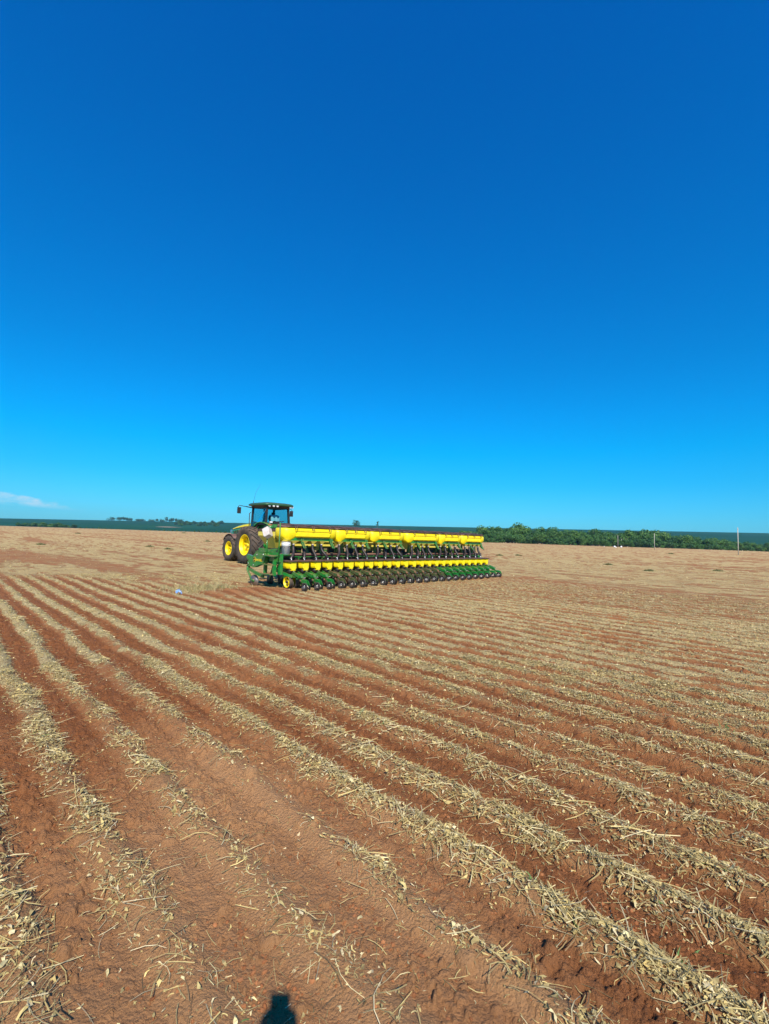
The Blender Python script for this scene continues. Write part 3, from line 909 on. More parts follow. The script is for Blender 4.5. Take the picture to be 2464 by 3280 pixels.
for k, (x0, x1) in enumerate(HX):
    seed_tank(x0, x1, HT[k * 4:k * 4 + 4], k)
    g = MB()
    g.box(((x0 + x1) / 2 + 0.05, 0.955, 1.545), (x1 - x0 - 0.45, 0.04, 0.10), 'green')
    g.box(((x0 + x1) / 2 + 0.05, 0.935, 1.50), (x1 - x0 - 0.40, 0.09, 0.012), 'green')
    g.box(((x0 + x1) / 2 + 0.05, 1.40, 1.545), (x1 - x0 - 0.45, 0.04, 0.10), 'green')
    for xx in (x0 + 0.62, x1 - 0.42):
        g.bar((xx, 0.98, 1.53), (xx, 1.40, 1.53), 0.05, 0.06, 'green')
        g.bar((xx, 1.33, 1.53), (xx, 1.33, 0.98), 0.07, 0.07, 'green')
    g.build('tank_cradle', planter)
    for xx in (x0 + 0.70, x1 - 0.30):
        b = MB()
        b.prism([(0.92, 1.60), (0.87, 1.46), (0.80, 1.36), (0.72, 1.27), (0.86, 1.32), (0.96, 1.42), (1.00, 1.52), (1.00, 1.60)], xx - 0.02, xx + 0.02, 'green')
        b.prism([(0.92, 1.60), (0.87, 1.46), (0.80, 1.36), (0.72, 1.27), (0.735, 1.262), (0.815, 1.35), (0.885, 1.455), (0.935, 1.60)], xx - 0.05, xx + 0.05, 'green')
        b.build('tank_bracket', planter)

# frame
fr = MB()
fr.box((5.45, 1.68, 0.88), (11.7, 0.15, 0.15), 'black')  # green toolbars coloured black to darken the gap behind the hoses
fr.box((5.45, 1.40, 0.93), (11.6, 0.10, 0.12), 'black')
fr.box((5.45, 2.20, 0.80), (11.9, 0.15, 0.15), 'green')
for k in range(13):
    xx = -0.35 + k * 0.97
    fr.bar((xx, 1.30, 0.90), (xx, 2.95, 0.84), 0.09, 0.11, 'green')
for xx in (0.2, 2.6, 5.45, 8.4, 10.9):
    fr.bar((xx, 1.9, 0.84), (xx, 1.9, 1.25), 0.1, 0.1, 'green')
    fr.bar((xx, 1.33, 1.10), (xx, 3.2, 1.14), 0.07, 0.08, 'green')
    fr.bar((xx, 1.35, 1.36), (xx, 1.9, 1.12), 0.05, 0.06, 'green')
fr.box((5.45, 3.0, 0.9), (10.8, 0.14, 0.14), 'green')
fr.build('frame', planter)
sf = MB()       # far rail and small uprights, plus dark boxes added to darken the gap
for k in range(24):
    xx = k * SP + 0.2
    sf.bar((xx, 1.62, 0.95), (xx, 1.70, 1.22 + 0.05 * (k % 3)), 0.06, 0.08, ('darkmetal', 'black', 'green')[k % 3])
    sf.box((xx + 0.12, 1.72, 1.16), (0.20, 0.20, 0.16), ('black', 'darkmetal')[k % 2])
    if k % 5 == 3:
        sf.box((xx, 1.62, 1.30), (0.16, 0.18, 0.26), 'tank')
    if k % 6 == 1:
        sf.box((xx, 1.50, 1.12), (0.12, 0.12, 0.10), 'yellow')
for k in range(46):
    xx = k * 0.24 + 0.1
    sf.tube([(xx, 1.30, 0.96), (xx + 0.05, 1.22, 0.86), (xx + 0.1 * math.sin(k), 1.15, 0.78)], 0.014, 'black', 5)
    sf.box((xx, 1.50 + 0.05 * math.sin(k * 2.1), 1.03 + 0.03 * math.sin(k * 1.3)), (0.20, 0.14, 0.14), ('black', 'darkmetal')[k % 2])
sf.tube([(-0.3, 1.55, 1.22), (2.5, 1.58, 1.27), (5.4, 1.55, 1.22), (8.2, 1.57, 1.28), (11.1, 1.55, 1.22)], 0.012, 'black', 6)
sf.build('drive_and_dark_fill', planter)
pp = MB()
for a, b in ((-0.30, 2.6), (2.7, 5.2), (5.75, 8.3), (8.4, 11.1)):
    pp.tube([(a, 1.10, 1.045), (b, 1.10, 1.045)], 0.042, 'brownpipe', 12)
    pp.tube([(a, 1.10, 1.045), (a - 0.08, 1.12, 1.02), (a - 0.10, 1.25, 0.92)], 0.035, 'black', 8)
pp.box((5.4, 1.10, 0.975), (11.2, 0.05, 0.02), 'green')
pp.build('air_pipe', planter)
for yy in (0,):
    for (a, b) in ((0.35, 3.55), (4.05, 7.25), (7.75, 10.95)):
        t = MB()
        t.loft([[(a + 0.28, 2.85, 1.18), (b - 0.28, 2.85, 1.18), (b - 0.28, 3.35, 1.18), (a + 0.28, 3.35, 1.18)],
                [(a + 0.05, 2.62, 1.55), (b - 0.05, 2.62, 1.55), (b - 0.05, 3.55, 1.55), (a + 0.05, 3.55, 1.55)],
                [(a, 2.60, 1.62), (b, 2.60, 1.62), (b, 3.60, 1.62), (a, 3.60, 1.62)],
                [(a, 2.60, 1.79), (b, 2.60, 1.79), (b, 3.60, 1.79), (a, 3.60, 1.79)]], 'tank', False)
        t.prism([(a + 0.42, 1.52), (b - 0.42, 1.52), (b - 0.42, 1.44), (a + 0.42, 1.44)], 2.585, 2.72, 'tank', 'xz')
        t.prism([(a + 0.42, 1.40), (b - 0.42, 1.40), (b - 0.42, 1.28), (a + 0.42, 1.28)], 2.66, 2.82, 'tank', 'xz')
        o = t.build('fertiliser_tank', planter)
        l = MB()
        l.box(((a + b) / 2, 3.1, 1.825), (b - a + 0.05, 1.05, 0.06), 'lid')
        for q in range(6):
            l.box((a + 0.12 + (b - a - 0.24) * q / 5, 3.1, 1.865), (0.10, 0.98, 0.03), 'lid')
        l.build('tank_lid', o)
        if a < 1:
            dk = MB()
            dk.box((0.66, 2.594, 1.60), (0.44, 0.012, 0.12), 'decalblack')
            d_ = dk.build('model_plate', o)
            text_obj('plate_number', '1110', 0.115, (0.50, 2.586, 1.60), (PI / 2, 0, 0), 'decalyellow', d_, 0.003)

# left end: side plate with its emblem, marker arm, disc, ladder
sp = MB()
poly = [(1.91, 1.10), (1.41, 1.10), (1.33, 1.01), (1.46, 0.76), (2.02, 0.59), (2.41, 0.62), (2.46, 0.74)]
sp.prism(poly, -0.66, -0.52, 'green')
sp.prism([(1.97, 1.10), (1.85, 1.14), (1.38, 1.13), (1.38, 1.105), (1.90, 1.105)], -0.67, -0.50, 'green')
sp.bar((-0.59, 2.44, 0.70), (-0.59, 2.49, 0.47), 0.05, 0.09, 'green')
for (yy, zz) in ((1.86, 1.00), (2.05, 0.66), (2.38, 0.70), (1.47, 1.03)):
    sp.tube([(-0.675, yy, zz), (-0.65, yy, zz)], 0.022, 'steel', 8)
plate = sp.build('end_plate', planter)
em = MB()       # emblem: yellow-rimmed dark shield with a leaping animal
sh = [(-0.055, 0.05), (-0.04, 0.07), (0.04, 0.07), (0.055, 0.05), (0.055, -0.04), (0.03, -0.07), (-0.03, -0.07), (-0.055, -0.04)]
cy, cz = 2.00, 0.845
em.prism([(cy + a * 1.15, cz + b * 1.15) for a, b in sh], -0.664, -0.661, 'decalyellow')
em.prism([(cy + a, cz + b) for a, b in sh], -0.667, -0.6645, 'decalblack')
deer = [(-0.045, -0.015), (-0.02, 0.0), (0.0, 0.005), (0.018, 0.02), (0.022, 0.045), (0.028, 0.022), (0.04, 0.015), (0.03, 0.008), (0.022, -0.005), (0.035, -0.028), (0.012, -0.012), (-0.012, -0.014), (-0.035, -0.045), (-0.03, -0.018)]
em.prism([(cy - a, cz + b) for a, b in deer], -0.670, -0.6675, 'decalyellow')
em.build('emblem', plate)
# face -x: text runs from +y (left in view) to -y
text_obj('lettering', 'JOHN DEERE', 0.098, (-0.664, 1.925, 0.835), (PI / 2, 0, -PI / 2), 'decalyellow', plate, 0.002, 0.74)

ar = MB()
ar.bar((-0.62, 2.38, 0.52), (-0.62, 1.95, 0.42), 0.07, 0.08, 'green')
ar.bar((-0.62, 1.95, 0.42), (-0.62, 1.46, 0.34), 0.07, 0.09, 'green')
ar.tube([(-0.62, 2.45, 0.60), (-0.62, 2.50, 0.50), (-0.62, 2.44, 0.42), (-0.62, 2.30, 0.30), (-0.62, 2.16, 0.17), (-0.62, 2.08, 0.15)], 0.035, 'green', 8)
ar.tube([(-0.62, 2.42, 0.66), (-0.62, 2.50, 0.60)], 0.04, 'darkmetal', 8)
ar.bar((-0.62, 2.30, 0.30), (-0.62, 2.10, 0.14), 0.02, 0.12, 'greendirty')
arm = ar.build('marker_arm', planter)
dm = MB()
dm.lathe([(-0.03, 0.0), (-0.004, 0.19), (0.004, 0.19), (-0.02, 0.0)], (-0.60, 2.05, 0.16), 'disc', 'x', 28, 0.0, 0.25)
dm.lathe([(-0.02, 0.0), (-0.02, 0.05), (0.02, 0.05), (0.02, 0.0)], (-0.635, 2.06, 0.16), 'greendirty', 'x', 12)
dm.build('marker_disc', arm)
ld = MB()
for yy in (1.44, 0.92):
    ld.bar((-0.58, yy, 0.40), (-0.58, yy, 1.00), 0.10, 0.07, 'green', (0, 1, 0))
for zz in (0.44, 0.73):
    ld.box((-0.66, 1.18, zz), (0.16, 0.60, 0.022), 'greendirty')
ld.box((-0.60, 1.12, 1.01), (0.34, 0.62, 0.03), 'greendirty')
ld.bar((-0.5, 0.9, 1.07), (-0.5, 1.45, 1.07), 0.03, 0.10, 'green')
ld.build('ladder', planter)
for (y0, z0, y1, z1, xx) in ((1.36, 1.02, 1.38, 1.61, -0.60), (0.68, 0.86, 0.66, 2.04, -0.60)):
    r_ = MB(); r_.tube([(xx, y0, z0), (xx, y1, z1)], 0.020, 'green', 8); r_.build('rail_post', planter)
wb = MB()       # side walkway beside the ladder, brackets, hydraulic ram and hoses
wb.bar((-0.52, 0.70, 0.90), (-0.52, 1.30, 0.90), 0.06, 0.14, 'green')
wb.bar((-0.45, 0.78, 0.44), (-0.45, 0.78, 1.08), 0.10, 0.10, 'green', (0, 1, 0))
wb.bar((-0.35, 1.25, 0.55), (-0.10, 0.62, 0.38), 0.06, 0.08, 'green')
wb.bar((-0.35, 1.25, 0.80), (-0.10, 0.80, 0.66), 0.06, 0.08, 'green')
wb.tube([(-0.40, 1.2, 0.95), (-0.44, 1.0, 0.72), (-0.30, 0.9, 0.66), (-0.1, 1.05, 0.72)], 0.012, 'black', 6)
wb.tube([(-0.30, 1.25, 1.05), (-0.20, 1.0, 0.86), (0.0, 1.0, 0.88), (0.10, 1.2, 0.98)], 0.012, 'black', 6)
wb.build('end_bracket', planter)
wb = MB(); wb.bar((-0.35, 2.2, 0.80), (-0.35, 3.0, 0.90), 0.10, 0.14, 'green'); wb.build('side_beam', planter)
tg = MB()
tg.bar((3.4, 3.0, 0.85), (5.55, 7.4, 0.70), 0.14, 0.2, 'green')
tg.bar((7.6, 3.0, 0.85), (5.65, 7.4, 0.70), 0.14, 0.2, 'green')
tg.bar((5.6, 7.2, 0.70), (5.62, 10.6, 0.60), 0.18, 0.22, 'green')
tg.build('drawbar', planter)
for xx in (1.7, 4.2, 7.1, 9.6):
    w = MB()
    w.lathe([(-0.12, 0.22), (-0.14, 0.34), (-0.10, 0.40), (0.10, 0.40), (0.14, 0.34), (0.12, 0.22)], (xx, 2.55, 0.39), 'rubber', 'x', 26)
    w.lathe([(-0.13, 0.24), (-0.05, 0.21), (-0.04, 0.0)], (xx, 2.55, 0.39), 'yellow', 'x', 20)
    w.lathe([(0.13, 0.24), (0.05, 0.21), (0.04, 0.0)], (xx, 2.55, 0.39), 'yellow', 'x', 20)
    w.bar((xx + 0.18, 2.55, 0.39), (xx + 0.18, 2.25, 0.85), 0.05, 0.1, 'green')
    w.build('support_wheel', planter)

# bucket and jug on the planter: things of their own
def local_obj_loc(x, y, z):
    wx, wy = to_world(x, y)
    return (wx, wy, z)
bk = MB()
bk.lathe([(0.0, 0.0), (0.0, 0.115), (0.28, 0.135), (0.285, 0.145), (0.30, 0.145), (0.305, 0.137), (0.325, 0.138), (0.33, 0.148), (0.345, 0.148), (0.35, 0.139), (0.38, 0.140), (0.385, 0.148), (0.395, 0.146), (0.395, 0.0)], (0, 0, 0), 'white', 'z', 28)
bk.prism([(-0.010, 0.225), (0.0, 0.26), (0.012, 0.225), (0.0, 0.205)], -0.132, -0.1275, 'decalblack', 'xz')
bko = bk.build('bucket')
bko.location = local_obj_loc(-0.14, 1.00, 1.055)
bko.rotation_euler = (0, 0, PA + R(-50))
tag(bko, 'white lidded plastic bucket standing on the near end of the planter', 'bucket')
bh = MB()
bh.tube([(0.145 * math.cos(a), 0.02 - 0.145 * abs(math.sin(a)) * 1.02, 0.30 - 0.10 * math.sin(a)) for a in np.linspace(0, PI, 14)], 0.004, 'darkmetal', 5)
bh.build('handle', bko)
# shelf the bucket stands on
bs = MB(); bs.box((-0.12, 1.06, 1.042), (0.36, 0.40, 0.02), 'green'); bs.build('shelf', planter)
jg = MB()
jg.loft([[(-0.09, -0.11, 0), (0.09, -0.11, 0), (0.11, -0.09, 0), (0.11, 0.09, 0), (0.09, 0.11, 0), (-0.09, 0.11, 0), (-0.11, 0.09, 0), (-0.11, -0.09, 0)],
         [(-0.095, -0.115, 0.02), (0.095, -0.115, 0.02), (0.115, -0.095, 0.02), (0.115, 0.095, 0.02), (0.095, 0.115, 0.02), (-0.095, 0.115, 0.02), (-0.115, 0.095, 0.02), (-0.115, -0.095, 0.02)],
         [(-0.095, -0.115, 0.27), (0.095, -0.115, 0.27), (0.115, -0.095, 0.27), (0.115, 0.095, 0.27), (0.095, 0.115, 0.27), (-0.095, 0.115, 0.27), (-0.115, 0.095, 0.27), (-0.115, -0.095, 0.27)],
         [(-0.07, -0.09, 0.30), (0.07, -0.09, 0.30), (0.09, -0.07, 0.30), (0.09, 0.07, 0.30), (0.07, 0.09, 0.30), (-0.07, 0.09, 0.30), (-0.09, 0.07, 0.30), (-0.09, -0.07, 0.30)]], 'dirtywhite', False)
jgo = jg.build('jug')
jgo.location = local_obj_loc(-0.60, 1.44, 1.84)
jgo.rotation_euler = (R(148), R(22), PA + R(20))
tag(jgo, 'white square plastic container turned upside down on the green ladder post', 'container')

# ------------------------------------------------------------------ TRACTOR
TO = (-7.61, 25.16)
TA = R(45)
tractor = empty('tractor', (TO[0], TO[1], 0), TA)
tag(tractor, 'green tractor with yellow rims pulling the planter across the field', 'tractor')

def big_wheel(name, cx, cy, r, w, rimr, side, nlug, lugh, parent):
    """side -1: outer face towards -x"""
    t = MB()
    h = w / 2
    prof = [(-h * 0.80, rimr), (-h * 0.97, rimr + (r - rimr) * 0.25), (-h * 1.0, rimr + (r - rimr) * 0.55), (-h * 0.93, r - lugh * 1.5), (-h * 0.8, r - lugh), (0, r - lugh * 0.85),
            (h * 0.8, r - lugh), (h * 0.93, r - lugh * 1.5), (h * 1.0, rimr + (r - rimr) * 0.55), (h * 0.97, rimr + (r - rimr) * 0.25), (h * 0.80, rimr)]
    t.lathe(prof, (cx, cy, r), 'rubber', 'x', 64)
    for sgn in (-1, 1):
        for k in range(nlug):
            a0 = 2 * PI * (k + (0.5 if sgn > 0 else 0)) / nlug
            secs = []
            for tt in (0.0, 0.3, 0.65, 0.95, 1.0):
                xo = sgn * (-0.02 + (h * 1.0 + 0.02) * tt)
                # in view from behind the V points upwards over the top
                aa = a0 - (2 * PI / nlug) * (1.15 * tt ** 1.15)
                rin = r - lugh * 1.7 if tt > 0.9 else r - lugh * 1.05
                rout = r if tt < 0.9 else (r - lugh * (0.25 if tt < 0.99 else 1.3))
                wa = 0.032 * (1.3 if tt < 0.1 else 1.0) / r
                sec = []
                for (ang, rd) in ((aa - wa * 1.2, rin), (aa - wa * 0.75, rout), (aa + wa * 0.75, rout), (aa + wa * 1.2, rin)):
                    sec.append((cx + xo, cy + rd * math.cos(ang), r + rd * math.sin(ang)))
                secs.append(sec)
            t.loft(secs, 'rubber', False)
    tyre_o = t.build('tyre', parent)
    q = MB()
    s = side
    q.lathe([(s * h * 0.80, rimr * 1.0), (s * h * 0.84, rimr * 1.03), (s * h * 0.84, rimr * 0.985), (s * h * 0.74, rimr * 0.95), (s * h * 0.55, rimr * 0.93), (s * h * 0.52, rimr * 0.88), (s * h * 0.2, rimr * 0.86), (s * h * 0.16, rimr * 0.90),
             (-s * h * 0.1, rimr * 0.88), (-s * h * 0.12, rimr * 0.60), (s * h * 0.10, rimr * 0.50), (s * h * 0.14, rimr * 0.28), (-s * h * 0.02, rimr * 0.26), (-s * h * 0.02, 0.0)], (cx, cy, r), 'yellow', 'x', 48)
    q.lathe([(-s * h * 0.10, rimr * 0.89), (-s * h * 0.78, rimr * 0.93), (-s * h * 0.84, rimr * 1.03)], (cx, cy, r), 'yellow', 'x', 40)
    for k in range(8):
        a = k * PI / 4 + 0.2
        q.box((cx + s * h * 0.12, cy + rimr * 0.42 * math.cos(a), r + rimr * 0.42 * math.sin(a)), (0.06, 0.05, 0.05), 'yellow')
        q.box((cx + s * h * 0.02, cy + rimr * 0.70 * math.cos(a), r + rimr * 0.70 * math.sin(a)), (0.10, 0.14, 0.08), 'yellow', Euler((a, 0, 0)).to_matrix())
    q.tube([(cx - s * 0.1, cy, r), (cx + s * h * 0.35, cy, r)], rimr * 0.16, 'yellow', 14)
    q.build('rim', parent)

wh = empty('rear_wheel', (0, 0, 0), 0, tractor); big_wheel('rear', 0.355, 0, 1.03, 0.71, 0.56, -1, 20, 0.055, wh)
wh2 = empty('rear_wheel', (0, 0, 0), 0, tractor); big_wheel('rear', 2.795, 0, 1.03, 0.71, 0.56, 1, 20, 0.055, wh2)
wh3 = empty('front_wheel', (0, 0, 0), 0, tractor); big_wheel('front', 0.70, 2.62, 0.755, 0.56, 0.40, -1, 18, 0.045, wh3)
wh4 = empty('front_wheel', (0, 0, 0), 0, tractor); big_wheel('front', 2.45, 2.62, 0.755, 0.56, 0.40, 1, 18, 0.045, wh4)

ch = MB()
ch.box((1.575, 1.6, 0.95), (0.55, 3.9, 0.5), 'darkmetal')
ch.tube([(0.4, 0, 1.03), (2.75, 0, 1.03)], 0.16, 'green', 14)
ch.tube([(0.7, 2.62, 0.75), (2.45, 2.62, 0.75)], 0.10, 'darkmetal', 10)
ch.box((1.575, -0.55, 1.1), (0.8, 0.7, 0.8), 'green')
ch.bar((1.1, -0.7, 0.95), (1.05, -1.5, 0.75), 0.07, 0.1, 'black'); ch.bar((2.05, -0.7, 0.95), (2.1, -1.5, 0.75), 0.07, 0.1, 'black')
ch.box((1.0, 0.95, 0.85), (0.45, 0.9, 0.55), 'black')
ch.build('chassis', tractor)
hd = MB()
def hsec(y, w, zt, zb=1.20, cr=0.10):
    x = 1.575
    return [(x - w, y, zb), (x - w * 1.02, y, zb + (zt - zb) * 0.45), (x - w * 0.97, y, zt - cr * 1.3), (x - w * 0.80, y, zt - cr * 0.35), (x - w * 0.45, y, zt),
            (x + w * 0.45, y, zt), (x + w * 0.80, y, zt - cr * 0.35), (x + w * 0.97, y, zt - cr * 1.3), (x + w * 1.02, y, zb + (zt - zb) * 0.45), (x + w, y, zb)]
hd.loft([hsec(0.75, 0.46, 2.34), hsec(1.4, 0.46, 2.33), hsec(2.2, 0.45, 2.26), hsec(3.0, 0.44, 2.14), hsec(3.5, 0.43, 2.02), hsec(3.78, 0.40, 1.86), hsec(3.88, 0.34, 1.66)], 'green', True)
hood = hd.build('hood', tractor)
st = MB()       # yellow sweep along each side of the hood
for s_ in (-1, 1):
    x = 1.575
    up_ = [(0.80, 2.235, 0.462), (1.4, 2.225, 0.462), (2.2, 2.155, 0.452), (3.0, 2.03, 0.444), (3.5, 1.915, 0.436)]
    lo_ = [(0.80, 2.09, 0.474), (1.4, 2.10, 0.474), (2.2, 2.05, 0.464), (3.0, 1.965, 0.452), (3.5, 1.885, 0.440)]
    vs = []; fs = []
    for (y, z, w) in up_: vs.append((x + s_ * (w + 0.012), y, z))
    for (y, z, w) in lo_: vs.append((x + s_ * (w + 0.012), y, z))
    n = len(up_)
    for i in range(n - 1): fs.append([i, i + 1, n + i + 1, n + i])
    vs2 = [(v[0] - s_ * 0.02, v[1], v[2]) for v in vs]
    st.add(vs, fs, 'yellow'); st.add(vs2, fs, 'yellow')
st.build('yellow_stripe', hood)
gv = MB()
for s_ in (-1, 1):
    for k in range(3):
        y = 2.75 + k * 0.22
        gv.prism([(y, 1.62), (y + 0.14, 1.62), (y + 0.20, 1.84 - k * 0.03), (y + 0.08, 1.86 - k * 0.03)], 1.575 + s_ * 0.448, 1.575 + s_ * 0.462, 'black')
gv.build('air_vent', hood)
for s_ in (-1, 1):
    q = MB(); q.box((1.575 + s_ * 0.31, 3.80, 1.76), (0.20, 0.16, 0.16), 'bluelens', Euler((0.3, 0, 0)).to_matrix()); q.build('headlight', hood)
for s_, x in ((-1, 0.70), (1, 2.45)):
    f_ = MB()
    sec = []
    for k in range(9):
        a = R(35 + k * 13)
        r0, r1 = 0.83, 0.86
        sec.append([(x - 0.25, 2.62 + r0 * math.cos(a), 0.755 + r0 * math.sin(a)), (x + 0.25, 2.62 + r0 * math.cos(a), 0.755 + r0 * math.sin(a)),
                    (x + 0.25, 2.62 + r1 * math.cos(a), 0.755 + r1 * math.sin(a)), (x - 0.25, 2.62 + r1 * math.cos(a), 0.755 + r1 * math.sin(a))])
    f_.loft(sec, 'lid', True)
    f_.build('front_fender', tractor)
for s_ in (-1, 1):
    f_ = MB()
    cx0, cx1 = (0.72, 1.0) if s_ < 0 else (2.15, 2.43)
    sec = []
    pts = [(-1.36, 1.96), (-1.34, 2.05), (-1.12, 2.16), (-0.70, 2.27), (-0.35, 2.28), (-0.10, 2.25), (0.18, 2.12), (0.42, 1.90)]
    for i, (y, z) in enumerate(pts):
        nx, ny = (y) * 0.04, (z - 1.03) * 0.04
        sec.append([(cx0, y, z), (cx1, y, z), (cx1, y + nx, z + ny), (cx0, y + nx, z + ny)])
    f_.loft(sec, 'green', True)
    inner = cx1 if s_ < 0 else cx0
    f_.prism([(-1.0, 1.5), (-1.34, 1.96), (-1.32, 2.04), (-1.12, 2.15), (-0.70, 2.26), (-0.35, 2.27), (-0.10, 2.24), (0.18, 2.11), (0.42, 1.5)], inner - 0.02, inner + 0.02, 'green')
    fo = f_.build('rear_fender', tractor)
    q = MB(); q.box(((cx0 + cx1) / 2, -1.20, 2.145), (0.24, 0.10, 0.10), 'red'); q.build('tail_light', fo)
bp_ = MB(); bp_.box((1.575, -0.95, 2.12), (1.15, 0.25, 0.18), 'green'); bp_.box((1.575, -0.88, 1.9), (1.1, 0.08, 0.2), 'black'); bp_.build('rear_panel', tractor)

# cab
cab = empty('cab', (0, 0, 0), 0, tractor)
CX0, CX1 = 0.78, 2.37
TX0, TX1 = 0.90, 2.25
yb, yf = -0.82, 0.78
zb, zt = 2.22, 3.16
cf = MB()
def post(a, b, w): cf.bar(a, b, w, w, 'black', (0, 1, 0))
post((CX0 + 0.06, yb, zb), (TX0, yb + 0.06, zt), 0.10); post((CX1 - 0.06, yb, zb), (TX1, yb + 0.06, zt), 0.10)
post((CX0 + 0.10, yf, 1.7), (TX0, yf - 0.06, zt), 0.10); post((CX1 - 0.10, yf, 1.7), (TX1, yf - 0.06, zt), 0.10)
cf.bar((CX0, yb, zb), (CX1, yb, zb), 0.10, 0.14, 'black')
cf.bar((TX0, yb + 0.05, zt), (TX1, yb + 0.05, zt), 0.10, 0.14, 'black')
cf.bar((TX0, yf - 0.05, zt), (TX1, yf - 0.05, zt), 0.10, 0.12, 'black')
for x0, x1 in ((CX0, TX0), (CX1, TX1)):
    cf.bar((x1, yb, zt), (x1, yf, zt), 0.08, 0.12, 'black')
    cf.bar((x0 + 0.03, yb, zb + 0.02), (x0 + 0.03, -0.1, zb + 0.02), 0.08, 0.14, 'black')
    cf.bar((x0 + 0.03, -0.15, zb + 0.05), (x0 + 0.05, 0.45, 1.75), 0.07, 0.10, 'black')
    cf.bar((x0 + 0.05, 0.40, 1.72), (x0 + 0.08, yf, 1.70), 0.07, 0.08, 'black')
cf.box((1.575, 0, 1.80), (1.30, 1.3, 0.25), 'black')
cf.bar((CX0 - 0.005, 0.02, 2.30), (CX0 - 0.005, 0.66, 2.36), 0.02, 0.03, 'black')
cf.tube([(CX0 - 0.06, 0.62, 1.8), (CX0 - 0.10, 0.70, 2.05), (CX0 - 0.10, 0.72, 2.80), (CX0 - 0.02, 0.72, 2.86)], 0.022, 'black', 6)
cf.build('cab_frame', cab)
gl = MB()
def pane(a, b, c, d): gl.add([a, b, c, d], [[0, 1, 2, 3]], 'glass')
pane((CX0 + 0.05, yb, zb + 0.05), (CX1 - 0.05, yb, zb + 0.05), (TX1, yb + 0.05, zt - 0.05), (TX0, yb + 0.05, zt - 0.05))
pane((CX0 + 0.1, yf, 1.8), (CX1 - 0.1, yf, 1.8), (TX1, yf - 0.05, zt), (TX0, yf - 0.05, zt))
for x0, x1 in ((CX0 + 0.02, TX0), (CX1 - 0.02, TX1)):
    gl.add([(x0, yb, zb), (x0, -0.15, zb), (x0, 0.45, 1.75), (x0, yf, 1.72), (x1, yf - 0.05, zt), (x1, yb + 0.05, zt)], [[0, 1, 2, 3, 4, 5]], 'glass')
gl.build('window', cab, fix=False)
rf = MB()
def rsec(z, g, x0=0.62, x1=2.53, y0=-1.05, y1=0.98):
    c = 0.25
    x0 += g; x1 -= g; y0 += g; y1 -= g
    return [(x0 + c, y0, z), (x1 - c, y0, z), (x1 - c * 0.3, y0 + c * 0.3, z), (x1, y0 + c, z), (x1, y1 - c, z), (x1 - c * 0.3, y1 - c * 0.3, z), (x1 - c, y1, z), (x0 + c, y1, z), (x0 + c * 0.3, y1 - c * 0.3, z), (x0, y1 - c, z), (x0, y0 + c, z), (x0 + c * 0.3, y0 + c * 0.3, z)]
rf.loft([rsec(3.225, 0.06), rsec(3.25, 0.0), rsec(3.32, 0.0), rsec(3.38, 0.08), rsec(3.42, 0.28), rsec(3.44, 0.6)], 'roofgreen', True)
rf.loft([rsec(3.13, 0.16), rsec(3.235, 0.09)], 'black', False)
roof = rf.build('roof', cab)
for xx, yy in ((0.92, -1.0), (1.16, -1.03), (1.40, -1.03), (2.42, -0.95), (2.26, -1.0)):
    q = MB(); q.lathe([(0.0, 0.0), (-0.02, 0.055), (0.0, 0.075), (0.05, 0.07), (0.05, 0.0)], (xx, yy, 3.225), 'lamp', 'y', 14); q.build('work_light', roof)
an = MB(); an.tube([(0.74, 0.45, 3.30), (0.74, 0.44, 3.48)], 0.02, 'black', 6); an.tube([(0.74, 0.44, 3.48), (0.86, 0.44, 4.00), (1.12, 0.44, 4.48)], [0.007, 0.006, 0.005], 'black', 5); an.build('antenna', roof)
for s_ in (-1, 1):
    q = MB()
    x0 = TX0 if s_ < 0 else TX1
    xe = x0 + s_ * 1.0
    q.bar((x0, 0.62, 3.10), (x0 + s_ * 0.55, 0.52, 3.16), 0.04, 0.05, 'black')
    q.tube([(x0 + s_ * 0.5, 0.53, 3.155), (xe, 0.45, 3.19), (xe + s_ * 0.06, 0.44, 3.15), (xe + s_ * 0.06, 0.44, 2.8)], 0.018, 'black', 6)
    q.box((xe + s_ * 0.02, 0.42, 2.92), (0.20, 0.07, 0.34), 'black')
    q.build('mirror', cab)
se = MB()
se.box((1.575, -0.12, 2.22), (0.52, 0.50, 0.14), 'seat')
se.box((1.575, -0.38, 2.46), (0.50, 0.14, 0.44), 'seat', Euler((0.12, 0, 0)).to_matrix())
se.build('seat', cab)
sw = MB()
sw.tube([(1.45 + 0.19 * math.cos(a), 0.42 + 0.17 * math.sin(a), 2.62 + 0.08 * math.sin(a)) for a in np.linspace(0, 2 * PI, 21)], 0.014, 'black', 6)
sw.bar((1.45, 0.42, 2.62), (1.45, 0.62, 2.2), 0.06, 0.06, 'black')
sw.build('steering_wheel', cab)
cs = MB(); cs.box((2.02, 0.1, 2.45), (0.16, 0.5, 0.22), 'black'); cs.box((2.05, 0.45, 2.80), (0.22, 0.06, 0.24), 'black'); cs.bar((2.1, 0.6, 2.3), (2.08, 0.5, 2.8), 0.05, 0.05, 'black')
cs.bar((1.62, 0.70, 2.2), (1.62, 0.72, 3.1), 0.09, 0.09, 'black'); cs.build('console', cab)
wp = MB(); wp.bar((1.25, yb - 0.03, 2.34), (1.95, yb - 0.02, 2.40), 0.02, 0.04, 'black'); wp.box((1.55, yb - 0.06, 2.28), (0.5, 0.08, 0.10), 'black'); wp.box((1.12, yb - 0.06, 2.33), (0.16, 0.06, 0.08), 'lamp')
wp.build('rear_wiper', cab)
